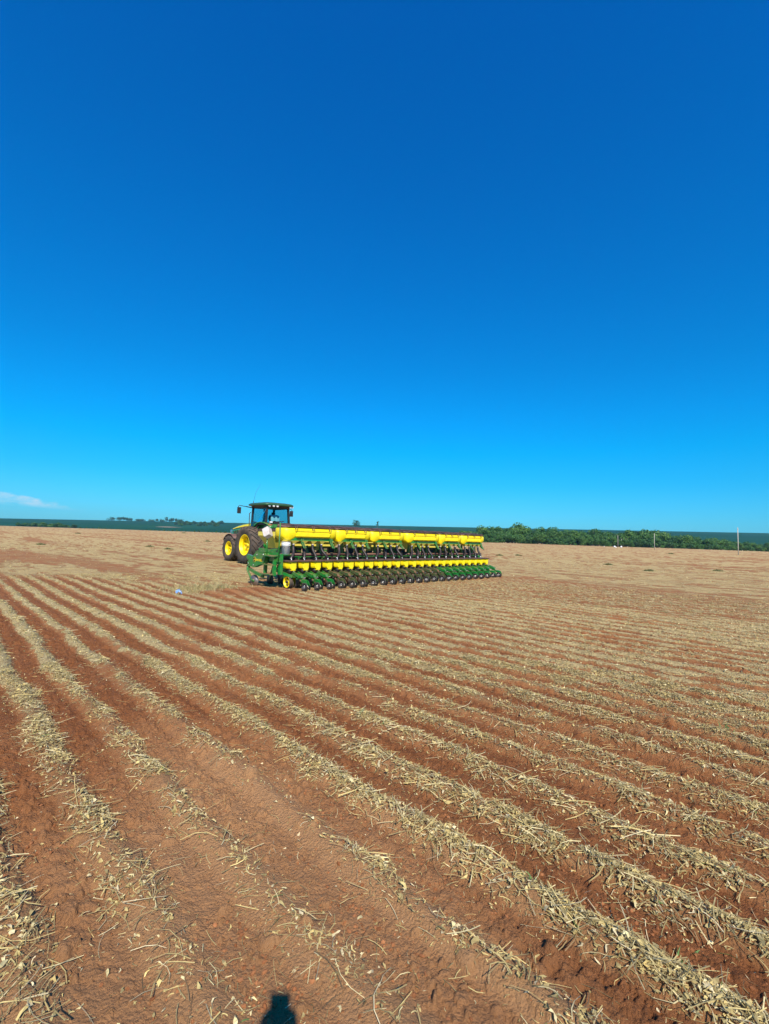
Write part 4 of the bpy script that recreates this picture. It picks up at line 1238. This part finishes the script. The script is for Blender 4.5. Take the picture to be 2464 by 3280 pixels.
# cloth over the seat back: a thing of its own
ct = MB()
secs = []
for k, (y, z) in enumerate([(-0.54, 2.42), (-0.53, 2.55), (-0.515, 2.66), (-0.46, 2.765), (-0.34, 2.76), (-0.26, 2.66), (-0.22, 2.50)]):
    row = []
    for q in range(9):
        x = 1.32 + q * 0.068
        row.append((x, y + 0.015 * math.sin(q * 1.7 + k), z - 0.02 * abs(q - 3.5) * (0.6 if k < 4 else 0.2) + 0.012 * math.sin(q * 2.3 + k * 1.3)))
    secs.append(row)
vs = [p for r_ in secs for p in r_] + [(p[0], p[1] + 0.012, p[2] - 0.012) for r_ in secs for p in r_]
fs = []
nn_ = len(secs) * 9
for k in range(len(secs) - 1):
    for q in range(8):
        a = k * 9 + q
        fs.append([a, a + 1, a + 10, a + 9]); fs.append([nn_ + a, nn_ + a + 9, nn_ + a + 10, nn_ + a + 1])
ct.add(vs, fs, 'cloth', True)
cto = ct.build('cloth', None, fix=False)
cto.location = (TO[0], TO[1], 0); cto.rotation_euler = (0, 0, TA)
tag(cto, 'white cloth thrown over the seat inside the tractor cab', 'cloth')

# ------------------------------------------------------------------ trees
def leaf_cloud(centers, radii, per, size, cols, seed, flat=0.8):
    g = np.random.default_rng(seed)
    C = np.repeat(np.array(centers, float), per, 0); Rd = np.repeat(np.array(radii, float), per)
    n = len(C)
    d = g.normal(size=(n, 3)); d /= np.linalg.norm(d, axis=1)[:, None]
    rad = Rd * (0.72 + 0.34 * g.random(n))
    p = C + d * rad[:, None] * np.array([1, 1, flat])
    nrm = d + g.normal(size=(n, 3)) * 0.45
    nrm /= np.linalg.norm(nrm, axis=1)[:, None]
    a = np.cross(nrm, g.normal(size=(n, 3))); a /= np.linalg.norm(a, axis=1)[:, None] + 1e-9
    b = np.cross(nrm, a)
    s = size * (0.55 + 0.9 * g.random(n))[:, None]
    co = np.stack([p + a * s, p + b * s * 0.75, p - a * s, p - b * s * 0.75], 1).reshape(-1, 3)
    f = np.arange(n * 4)
    cid = np.repeat(g.random(len(centers)), per)
    k = np.clip(cid * 0.7 + g.random(n) * 0.3, 0, 1)[:, None]
    cc = np.array(cols[0]) * (1 - k) + np.array(cols[1]) * k
    return co, f, np.repeat(cc, 4, 0)

DARK = ((0.014, 0.050, 0.012), (0.050, 0.135, 0.022))
MID = ((0.022, 0.085, 0.014), (0.085, 0.200, 0.030))
LIGHT = ((0.040, 0.120, 0.020), (0.130, 0.250, 0.040))
def tree_mesh(name, seed, h, w, trunk_h, cols, nclump=16, per=90, size=0.5, bark='bark'):
    g = random.Random(seed)
    centers = []; radii = []
    for k in range(nclump):
        a = g.random() * 2 * PI; rr_ = w * 0.5 * math.sqrt(g.random()) * 0.75
        zz = trunk_h + (h - trunk_h) * (0.12 + 0.75 * g.random() * (1 - 0.45 * rr_ / (w * 0.5)))
        centers.append((rr_ * math.cos(a), rr_ * math.sin(a), zz)); radii.append(w * (0.14 + 0.13 * g.random()))
    co, f, cc = leaf_cloud(centers, radii, per, size, cols, seed)
    root = empty(name, (0, 0, 0))
    c = np_mesh('crown', co, f, 4, M['leaf'], {'Col': cc}, False); c.parent = root
    t = MB()
    t.tube([(0, 0, -0.3), (0.02 * h, 0, trunk_h * 0.5), (0, 0.01 * h, trunk_h + (h - trunk_h) * 0.45)], [h * 0.028, h * 0.020, h * 0.010], bark, 7)
    for k in range(4):
        cx_, cy_, cz_ = centers[k]
        t.tube([(0, 0, trunk_h * 0.8), (cx_ * 0.5, cy_ * 0.5, (trunk_h + cz_) / 2), (cx_, cy_, cz_)], [h * 0.014, h * 0.009, h * 0.004], bark, 5)
    t.build('trunk', root)
    return root

def px_ground(u, dist, z=0.0):
    """direction of a column of the photograph (source pixels), at a distance along the view axis"""
    return ((u - 1232 + 3) / 1480 * dist, dist)

# woodland belt at the right: individual trees, several forms copied
random.seed(21)
protos = []
for k in range(8):
    t = tree_mesh('woodland_tree', 100 + k, 10.0 + (k % 4) * 1.2, 9.5 + (k % 3) * 1.5, 1.2, (DARK, MID, MID, LIGHT)[k % 4], 22, 85, 0.42)
    protos.append(t)
used = set()
wood = []
def put_wood(u, dist, sc, k=None, zoff=0):
    k = random.randrange(8) if k is None else k
    x, y = px_ground(u, dist)
    t = protos[k] if k not in used else copy_tree(protos[k])
    used.add(k)
    t.location = (x, y, zoff); t.rotation_euler = (0, 0, random.random() * 6.28)
    t.location.z = -1.3 if dist < 465 else 0.0
    t.scale = (sc * random.uniform(0.9, 1.15), sc * random.uniform(0.9, 1.15), sc)
    wood.append(t)
    return t
# outline of the belt: (source x, height of tops in px above the field level line)
prof = [(1440, 22), (1480, 29), (1520, 37), (1560, 44), (1600, 50), (1700, 53), (1760, 46), (1800, 48), (1860, 47), (1910, 46), (1960, 47), (2040, 50), (2100, 47), (2160, 40), (2240, 38), (2320, 30), (2400, 26), (2500, 22)]
def prof_at(u):
    for (a, ha), (b, hb) in zip(prof, prof[1:]):
        if a <= u <= b: return ha + (hb - ha) * (u - a) / (b - a)
    return prof[0][1] if u < prof[0][0] else prof[-1][1]
for rowi, (dist, fac, stp) in enumerate(((452, 0.60, 19), (470, 0.86, 18), (492, 1.0, 20))):
    u = 1430 + rowi * 6
    while u < 2580:
        hpx = prof_at(u) * fac * random.uniform(0.80, 1.20)
        hm = hpx / 1480 * dist + 1.7
        put_wood(u, dist + random.uniform(-7, 7), hm / 11.5)
        u += stp * random.uniform(0.7, 1.3)
for t in wood:
    tag(t, 'rounded broadleaf tree among the dense woodland belt along the right edge of the field', 'tree', 'trees of the woodland belt')
print('wood', len(wood))
def lone(u, dist, hpx, wpx, label, cols, seed, trunk=0.15, z0=0.0, group=None, size=None, ncl=16, per=80, bark='bark', base_px=None):
    h = hpx / 1480 * dist; w = wpx / 1480 * dist
    t = tree_mesh('tree', seed, h, w, h * trunk, cols, ncl, per, size or h * 0.045, bark)
    x, y = px_ground(u, dist)
    t.location = (x, y, z0)
    tag(t, label, 'tree', group)
    return t
lone(1912, 480, 62, 46, 'tall round-crowned tree rising highest above the woodland belt', MID, 301, 0.35, size=0.55, ncl=18)
lone(2040, 486, 57, 40, 'dark broad-crowned tree standing out above the belt behind the middle pole', DARK, 302, 0.3, size=0.5)
lone(1640, 478, 56, 42, 'dark bushy treetop above the woodland belt nearest the planter', DARK, 303, 0.3, size=0.5)
lone(1580, 486, 56, 24, 'slim twin-topped tree at the left end of the woodland belt', MID, 304, 0.3, size=0.45)
lone(1990, 448, 36, 12, 'thin tree with pale bare trunk in front of the woodland belt', MID, 305, 0.55, size=0.4, ncl=7, bark='palebark')

# ------------------------------------------------------------------ distant land
def ridge_px(u): return np.clip(20 + 0.0138 * u, 8, 90)
def build_hills():
    ang = np.radians(np.linspace(-75, 75, 340))
    # distance shells
    ts = np.concatenate([np.linspace(0, 1, 60), [1.05, 1.2, 1.5]])
    X = np.zeros((len(ts), len(ang))); Y = X.copy(); Z = X.copy()
    u = 1232 + 1480 * np.tan(np.clip(ang, -1.2, 1.2))
    uc = np.clip(u, -1500, 4000)
    start = 560 + 260 * ss(1500, 300, uc)
    end = 2500.0
    for i, t in enumerate(ts):
        D = start + (end - start) * t
        rzz = D / np.maximum(np.cos(ang), 0.25)
        X[i] = np.sin(ang) * rzz; Y[i] = np.cos(ang) * rzz
        hr = CAM_H + ridge_px(uc) / 1480 * end
        base = -3.0 - 6 * ss(800, 2400, uc)
        prof_ = t ** 1.15 if t <= 1 else 1 - (t - 1) * 1.2
        Z[i] = base + (hr - base) * prof_ + (fbm(X[i] * 0.002, Y[i] * 0.002, 7, 3) - 0.5) * 10 * math.sin(min(t, 1) * PI)
    co = np.stack([X, Y, Z], -1).reshape(-1, 3)
    n, m_ = X.shape
    idx = np.arange(n * m_).reshape(n, m_)
    f = np.stack([idx[:-1, :-1], idx[:-1, 1:], idx[1:, 1:], idx[1:, :-1]], -1).reshape(-1)
    mt = bpy.data.materials.new('distant_crops')
    mt.use_nodes = True
    nt = mt.node_tree; N = nt.nodes; L = nt.links; b = N['Principled BSDF']; b.inputs['Roughness'].default_value = 0.9; b.inputs['Specular IOR Level'].default_value = 0.1
    tcn = N.new('ShaderNodeTexCoord')
    n1 = N.new('ShaderNodeTexNoise'); n1.inputs['Scale'].default_value = 0.0035; n1.inputs['Detail'].default_value = 6
    mp_ = N.new('ShaderNodeMapping'); mp_.inputs['Scale'].default_value = (1, 0.35, 1)
    L.new(tcn.outputs['Object'], mp_.inputs[0]); L.new(mp_.outputs[0], n1.inputs['Vector'])
    r_ = N.new('ShaderNodeValToRGB')
    r_.color_ramp.elements[0].position = 0.38; r_.color_ramp.elements[0].color = (0.007, 0.050, 0.020, 1)
    r_.color_ramp.elements[1].position = 0.66; r_.color_ramp.elements[1].color = (0.012, 0.068, 0.026, 1)
    L.new(n1.outputs[0], r_.inputs[0]); L.new(r_.outputs[0], b.inputs['Base Color'])
    o = np_mesh('hills', co, f, 4, mt, None, True)
    tag(o, kind='structure')
build_hills()
def hill_z(u, D):
    start = 560 + 260 * float(ss(1500, 300, np.array(float(u))))
    t = (D - start) / (2500.0 - start)
    hr = CAM_H + float(ridge_px(u)) / 1480 * 2500
    base = -3.0 - 6 * float(ss(800, 2400, np.array(float(u))))
    x, y = px_ground(u, D)
    return base + (hr - base) * (t ** 1.15) + (float(fbm(np.array(x * 0.002), np.array(y * 0.002), 7, 3)) - 0.5) * 10 * math.sin(min(t, 1) * PI)

# bare pale strip of ground at the foot of the copse
def strip():
    us = np.linspace(497, 585, 24); co = []; 
    for i, u in enumerate(us):
        w_ = math.sin(PI * i / 23)
        for D in (1290 - 30 * w_, 1290 + 60 * w_ + 5):
            x, y = px_ground(u, D); co.append((x, y, hill_z(u, D) + 0.9))
    f = np.array([[2 * i, 2 * i + 2, 2 * i + 3, 2 * i + 1] for i in range(23)]).reshape(-1)
    M['strip'] = mat('pale_bare_earth', (0.42, 0.30, 0.20), 0.9)
    tag(np_mesh('path', np.array(co), f, 4, M['strip'], None, False), kind='structure')
strip()

# trees along the left skyline
k = 0
sky_trees = [(356, 13, 22, 'flat dark clump'), (382, 15, 20, ''), (392, 18, 14, ''), (404, 16, 12, ''), (414, 14, 14, ''), (438, 8, 18, ''), (455, 7, 16, ''), (482, 6, 22, ''), (500, 13, 9, ''), (520, 8, 20, ''),
             (531, 20, 9, ''), (545, 13, 14, ''), (551, 22, 8, ''), (562, 17, 12, ''), (575, 10, 20, '')]
for (u, hp, wp_, _) in sky_trees:
    lone(u + (k % 3), 2420, hp * 0.85, wp_ * 1.25, 'x', DARK, 400 + k, 0.2, z0=hill_z(u, 2420) - 1, size=1.6, ncl=9, per=45)
    o = bpy.context.scene.objects[-1]
    k += 1
sk = [o for o in COL.objects if o.get('label') == 'x']
for i, o in enumerate(sk):
    o['label'] = 'small dark tree on the skyline of the far hill left of the tractor'
    o['group'] = 'skyline trees left of the tractor'
# copse on the slope left of the tractor
cp = []
copse_p = [tree_mesh('tree', 500 + q, 16, 19, 1.5, (DARK, MID)[q % 2], 16, 60, 1.1) for q in range(3)]
first = [True] * 3
for q in range(34):
    u = 560 + q * 4.6 + random.uniform(-3, 3)
    D = 1900 + random.uniform(-250, 350)
    t = copse_p[q % 3] if first[q % 3] else copy_tree(copse_p[q % 3])
    first[q % 3] = False
    x, y = px_ground(u, D)
    t.location = (x, y, hill_z(u, D) - 1.0); t.rotation_euler = (0, 0, random.random() * 6)
    s = random.uniform(0.55, 1.05); t.scale = (s, s, s)
    tag(t, 'dark tree of the copse on the hillside just left of the tractor', 'tree', 'trees of the hillside copse')
# bushes along the field edge on the left
bp2 = [tree_mesh('bush', 600 + q, 7.8, 9, 0.3, (MID, DARK, LIGHT)[q], 14, 60, 0.55) for q in range(3)]
first = [True] * 3
spots = [(60 + q * 9.5 + random.uniform(-3, 3), 800, 0.95) for q in range(20)] + [(258 + q * 20, 800, 0.35) for q in range(5)] + [(470 + q * 14, 700, 0.35) for q in range(19)]
for q, (u, D, s) in enumerate(spots):
    t = bp2[q % 3] if first[q % 3] else copy_tree(bp2[q % 3])
    first[q % 3] = False
    x, y = px_ground(u, D + random.uniform(-10, 10))
    s *= random.uniform(0.6, 1.2) * (1.15 if 95 < u < 210 else 0.8)
    t.location = (x, y, 0.3); t.rotation_euler = (0, 0, random.random() * 6); t.scale = (s * 1.3, s * 1.3, s)
    if u < 400: tag(t, 'green bush in the thicket on the field edge at the far left', 'bush', 'thicket at the far left')
    else: tag(t, 'low green bush on the field edge left of the tractor', 'bush', 'low bushes left of the tractor')
lone(1138, 1500, 26, 27, 'broad flat-topped tree alone on the skyline above the seed tanks', DARK, 701, 0.22, z0=hill_z(1138, 1500) + 6, size=1.0, ncl=14, per=60)
lone(1207, 1500, 28, 9, 'narrow upright tree on the skyline above the seed tanks', DARK, 702, 0.25, z0=hill_z(1207, 1500) + 6, size=0.8, ncl=9, per=60)
for q in range(9):
    lone(1405 + q * 13 + random.uniform(-4, 4), 600, 24 + 2 * q, 26, 'dark tree behind the seed tanks where the woodland belt begins', DARK, 720 + q, 0.1, z0=-1.5, size=0.7, ncl=12, per=70, group='trees behind the seed tanks')

# ------------------------------------------------------------------ poles and field litter
for (u, D, hh, lab) in ((1979, 307, 8.2, 'pale utility pole farthest away, in front of the wood'), (2096, 229, 8.2, 'middle one of the three pale poles standing in the stubble'), (2364, 139, 8.2, 'nearest and tallest-looking pale pole near the right border')):
    x, y = px_ground(u, D)
    p = MB()
    p.tube([(0, 0, -0.2), (0, 0, hh * 0.5), (0, 0, hh)], [0.13, 0.115, 0.09], 'post', 10)
    p.box((0, 0, hh - 0.55), (0.28, 0.28, 0.18), 'post')
    p.tube([(0, -0.18, hh - 0.15), (0, 0.18, hh - 0.15)], 0.03, 'darkmetal', 6)
    o = p.build('utility_pole'); o.location = (x, y, 0); o.rotation_euler = (0, R(-1.0), 0)
    tag(o, lab, 'pole', 'poles in the stubble field')
for i, (u, D, s, lab) in enumerate(((1935, 395, 0.9, 'leftmost and smallest white sack at the wood edge'), (1968, 330, 1.3, 'upright white sack left of the farthest pole'), (1972, 300, 1.0, 'low white sack lying at the foot of the farthest pole'), (1989, 320, 1.3, 'white sack just right of the farthest pole'))):
    x, y = px_ground(u, D)
    b = MB()
    n = 10
    rings = []
    for zz, rr_ in ((0, 0.55), (0.25, 0.72), (0.6, 0.70), (0.95, 0.62), (1.15, 0.40), (1.22, 0.12)):
        rings.append([(rr_ * (1 + 0.12 * math.sin(3 * a + i)) * math.cos(a), rr_ * (1 + 0.12 * math.cos(2 * a + i)) * math.sin(a), zz * (0.6 if i in (0, 2) else 1)) for a in [2 * PI * k / n for k in range(n)]])
    b.loft(rings, 'white', True)
    o = b.build('sack'); o.location = (x, y, 0); o.scale = (s * 0.7, s * 0.7, s * 0.7)
    tag(o, lab, 'sack')

def ground_pt(u, v):
    dx, dy = u - 1232, v - 1640
    x = dx * math.cos(ROLL) + dy * math.sin(ROLL); yy = -dx * math.sin(ROLL) + dy * math.cos(ROLL)
    Y = 1480 * math.cos(PITCH) + yy * math.sin(PITCH); z = -yy * math.cos(PITCH) + 1480 * math.sin(PITCH)
    t = -CAM_H / z
    return x * t, Y * t
def gz(x, y): return float(field(np.array([x]), np.array([y]))[3][0])
# crumpled blue plastic
x, y = ground_pt(571, 1901)
g = np.random.default_rng(5)
bl = MB(); rows = []
for i in range(7):
    for j in range(7):
        rows.append(((i - 3) * 0.028, (j - 3) * 0.028, 0.05 + 0.05 * g.random() + 0.02 * (3 - abs(i - 3))))
bl.add(rows, [[i * 7 + j, i * 7 + j + 1, (i + 1) * 7 + j + 1, (i + 1) * 7 + j] for i in range(6) for j in range(6)], 'bluelitter')
o = bl.build('plastic_film', None, fix=False); o.location = (x, y, gz(x, y)); o.rotation_euler = (0.3, 0.2, 0.5)
tag(o, 'small crumpled blue plastic film on the ground left of the planter', 'litter')

# tufts of dried grass
def tuft(name, cx, cy, rx, ry, n, hmin, hmax, cols, label, lean=0.5, wid=0.006, ang=0.0):
    g = np.random.default_rng(int(abs(cx * 77 + cy * 13)) + 3)
    q = g.normal(size=(n, 2)) * 0.5
    px_, py_ = q[:, 0] * rx, q[:, 1] * ry
    x = cx + px_ * math.cos(ang) - py_ * math.sin(ang); y = cy + px_ * math.sin(ang) + py_ * math.cos(ang)
    z = field(x, y)[3]
    h = (hmin + (hmax - hmin) * g.random(n) ** 1.6) * np.exp(-(q ** 2).sum(1) * 0.5)
    a = g.random(n) * 2 * PI; ln = h * lean * (0.3 + g.random(n))
    co = np.zeros((n, 3, 2, 3))
    wa = g.random(n) * 2 * PI
    w = np.stack([np.cos(wa), np.sin(wa), np.zeros(n)], -1) * wid * 0.5
    for k, t in enumerate((0, 0.55, 1.0)):
        c = np.stack([x + np.cos(a) * ln * t * t, y + np.sin(a) * ln * t * t, z + h * t], -1)
        co[:, k, 0] = c + w * (1 - 0.8 * t); co[:, k, 1] = c - w * (1 - 0.8 * t)
    f = ((np.arange(n) * 6)[:, None, None] + np.array([[0, 1, 3, 2], [2, 3, 5, 4]])[None]).reshape(-1)
    cc = np.array(cols)[g.integers(0, len(cols), n)] * (0.8 + 0.4 * g.random(n))[:, None]
    o = np_mesh(name, co.reshape(-1, 3), f, 4, M['straw'], {'Col': np.repeat(cc, 6, 0)}, False)
    tag(o, label, 'grass', kind='stuff')
    return o
x, y = ground_pt(650, 1890)
tuft('dry_grass', x, y, 1.15, 0.7, 1500, 0.06, 0.26, [(0.52, 0.40, 0.18), (0.44, 0.36, 0.16), (0.62, 0.48, 0.24), (0.26, 0.25, 0.09)], 'ragged patch of dry greyish grass left of the planter', 0.9, 0.014)
# scattered green-brown weeds in the stubble
wds = [(1600, 1780), (2000, 1790), (2150, 1775), (1770, 1800), (2300, 1830), (2210, 1815), (2080, 1830), (1890, 1770), (1660, 1745 + 35), (2396, 1800), (250, 1710), (420, 1702), (590, 1708), (620, 1726), (540, 1760), (380, 1738), (130, 1745), (60, 1735), (480, 1752), (1840, 1795), (1950, 1810), (2240, 1790), (665, 1735)]
for i, (u, v) in enumerate(wds[::2]):
    x, y = ground_pt(u, v)
    d_ = math.hypot(x, y)
    s = 0.10 + d_ * 0.0022
    tuft('weed', x, y, s * 1.8, s * 1.2, 160, s * 0.4, s * 1.0, [(0.13, 0.16, 0.05), (0.20, 0.17, 0.07), (0.09, 0.12, 0.04)], 'low green-brown weed tufts scattered over the stubble', 0.8, 0.02 + d_ * 0.0006)
for (u, v) in ((2190, 3050), (1680, 2795), (1275, 2020), (1290, 1990), (850, 2330), (1700, 1960), (1270, 2080), (2330, 2330)):
    x, y = ground_pt(u, v)
    tuft('seedling', x, y, 0.06, 0.06, 9, 0.03, 0.07, [(0.13, 0.24, 0.07)], 'few green blades sprouting among the crop residue', 1.6, 0.014)

# ------------------------------------------------------------------ photographer (out of frame, casts the shadow at the bottom edge)
def phone():
    p = MB()
    p.box((0, 0, 0), (0.074, 0.009, 0.162), 'black')
    p.lathe([(0.0045, 0.0), (0.0045, 0.010), (0.0062, 0.010), (0.0062, 0.0)], (0.0185, 0, 0.055), 'darkmetal', 'y', 14)
    o = p.build('smartphone')
    o.location = (-0.0185, -0.016, CAM_H - 0.050)
    o.rotation_euler = (PITCH, R(-1.9), 0)
    tag(o, 'black smartphone held up in both hands at the bottom edge of the photo', 'phone')
phone()
def person():
    root = empty('person', (0, -0.50, 0))
    tag(root, 'person in blue shirt and dark trousers holding a smartphone up with both hands', 'person')
    def skin(name, nodes, edges, material, sub=2):
        me = bpy.data.meshes.new(name)
        me.from_pydata([n[0] for n in nodes], edges, [])
        o = bpy.data.objects.new(name, me); COL.objects.link(o)
        md = o.modifiers.new('s', 'SKIN'); md.use_smooth_shade = True
        if not me.skin_vertices: 
            pass
        sv = me.skin_vertices[0].data if me.skin_vertices else None
        if sv is None:
            bpy.context.view_layer.update()
        sv = me.skin_vertices[0].data
        for i, n in enumerate(nodes):
            r = n[1] if isinstance(n[1], tuple) else (n[1], n[1])
            sv[i].radius = r
        sv[0].use_root = True
        md2 = o.modifiers.new('b', 'SUBSURF'); md2.levels = sub; md2.render_levels = sub
        bpy.context.view_layer.update()
        dm_ = bpy.data.meshes.new_from_object(o.evaluated_get(bpy.context.evaluated_depsgraph_get()))
        bpy.data.objects.remove(o)
        dm_.materials.clear(); dm_.materials.append(M[material])
        for pl_ in dm_.polygons: pl_.use_smooth = True; pl_.material_index = 0
        q = bpy.data.objects.new(name, dm_); COL.objects.link(q)
        q.parent = root
        return q
    N = []; E = []
    def nd(p, r, par=None):
        N.append((p, r)); i = len(N) - 1
        if par is not None: E.append((par, i))
        return i
    pel = nd((0, 0, 0.93), (0.115, 0.085))
    wst = nd((0, 0, 1.08), (0.115, 0.085), pel)
    chs = nd((0, 0.0, 1.28), (0.16, 0.11), wst)
    nb = nd((0, -0.01, 1.42), (0.09, 0.075), chs)
    nk = nd((0, 0.0, 1.49), 0.055, nb)
    hd0 = nd((0, 0.02, 1.56), (0.068, 0.080), nk)
    hd1 = nd((0, 0.015, 1.64), (0.075, 0.095), hd0)
    hd2 = nd((0, 0.01, 1.70), (0.055, 0.070), hd1)
    for s in (-1, 1):
        hp = nd((s * 0.085, 0, 0.86), 0.068, pel)
        kn = nd((s * 0.10, 0.02, 0.50), 0.050, hp)
        cf_ = nd((s * 0.10, -0.02, 0.35), 0.055, kn)
        ak = nd((s * 0.11, -0.02, 0.09), 0.038, cf_)
        ft = nd((s * 0.12, 0.06, 0.045), (0.042, 0.035), ak)
        nd((s * 0.13, 0.16, 0.035), (0.038, 0.025), ft)
        sh = nd((s * 0.17, -0.01, 1.39), 0.058, nb)
        el_ = nd((s * 0.23, 0.20, 1.30), 0.042, sh)
        wr = nd((s * 0.075 - 0.018, 0.43, 1.535), 0.027, el_)
        pm = nd((s * 0.060 - 0.018, 0.455, 1.585), (0.030, 0.022), wr)
    body = skin('body', N, E, 'skin')
    # shoes, trousers and shirt follow the body
    T = [((0, 0, 0.99), (0.150, 0.115)), ((0, 0, 0.92), (0.160, 0.120))]; TE = [(0, 1)]
    for s in (-1, 1):
        T += [((s * 0.09, 0, 0.82), 0.118), ((s * 0.095, 0.01, 0.68), 0.095), ((s * 0.10, 0.02, 0.50), 0.075), ((s * 0.105, -0.01, 0.12), 0.065)]
        b = len(T) - 4; TE += [(1, b), (b, b + 1), (b + 1, b + 2), (b + 2, b + 3)]
    skin('trousers', T, TE, 'trouser')
    S = [((0, 0, 0.86), (0.178, 0.140)), ((0, 0, 1.06), (0.165, 0.130)), ((0, 0, 1.28), (0.178, 0.130)), ((0, -0.01, 1.43), (0.10, 0.085))]
    SE = [(0, 1), (1, 2), (2, 3)]
    for s in (-1, 1):
        S += [((s * 0.175, -0.01, 1.39), 0.075), ((s * 0.215, 0.12, 1.335), 0.065)]
        b = len(S) - 2; SE += [(3, b), (b, b + 1)]
    skin('shirt', S, SE, 'shirt')
    hr = MB()
    hr.lathe([(-0.02, 0.088), (0.03, 0.098), (0.07, 0.085), (0.10, 0.045), (0.11, 0.0)], (0, -0.005, 1.655), 'hair', 'z', 20)
    hr.build('hair', root)
    for s in (-1, 1):       # shoes
        sh_ = MB()
        sh_.loft([[(s * 0.12 + dx * 0.048, yy, zz) for dx, zz in ((-1, 0.0), (1, 0.0), (0.9, zt_), (-0.9, zt_))] for yy, zt_ in ((-0.09, 0.09), (0.0, 0.10), (0.10, 0.07), (0.19, 0.045))], 'black', False)
        sh_.build('shoe', root)
    # fingers closed round the lower half of the phone, thumb on the screen side
    for s in (-1, 1):
        base = Vector((s * 0.060 - 0.018, 0.455, 1.585))
        edge_x = -0.0185 + s * 0.037
        for f in range(4):
            z = 1.603 + 0.017 * f
            L_ = (0.040, 0.052, 0.056, 0.050)[f]
            p0 = Vector((edge_x + s * 0.022, 0.462, z - 0.008)); p1 = Vector((edge_x + s * 0.014, 0.492, z)); p2 = Vector((edge_x - s * (L_ * 0.35), 0.5005, z + 0.004)); p3 = Vector((edge_x - s * L_ * 0.55, 0.4995, z + 0.006))
            skin('finger', [(tuple(base.lerp(p0, 0.4)), 0.010), (tuple(p0), 0.0095), (tuple(p1), 0.0085), (tuple(p2), 0.0078), (tuple(p3), 0.0065)], [(0, 1), (1, 2), (2, 3), (3, 4)], 'skin', 1)
        skin('thumb', [(tuple(base), 0.013), ((edge_x + s * 0.012, 0.450, 1.620), 0.011), ((edge_x - s * 0.004, 0.462, 1.645), 0.0095), ((edge_x - s * 0.016, 0.470, 1.660), 0.008)], [(0, 1), (1, 2), (2, 3)], 'skin', 1)
person()

# ------------------------------------------------------------------ haze: thin real air between here and the hills
hb = MB()
hz = bpy.data.materials.new('haze_air')
hz.use_nodes = True
hn = hz.node_tree
hn.nodes.remove(hn.nodes['Principled BSDF'])
pv = hn.nodes.new('ShaderNodeVolumePrincipled')
pv.inputs['Color'].default_value = (0.30, 0.66, 1.0, 1)
pv.inputs['Density'].default_value = 0.00006
pv.inputs['Anisotropy'].default_value = 0.0
hn.links.new(pv.outputs[0], hn.nodes['Material Output'].inputs['Volume'])
me = bpy.data.meshes.new('haze')
bm = bmesh.new(); bmesh.ops.create_cube(bm, size=1); bm.to_mesh(me); bm.free()
me.materials.append(hz)
ho = bpy.data.objects.new('haze', me); COL.objects.link(ho)
ho.scale = (32000, 9000, 420); ho.location = (0, 0, 420 / 2 - 260)
tag(ho, 'thin bluish haze over the distant fields', 'haze', kind='stuff')
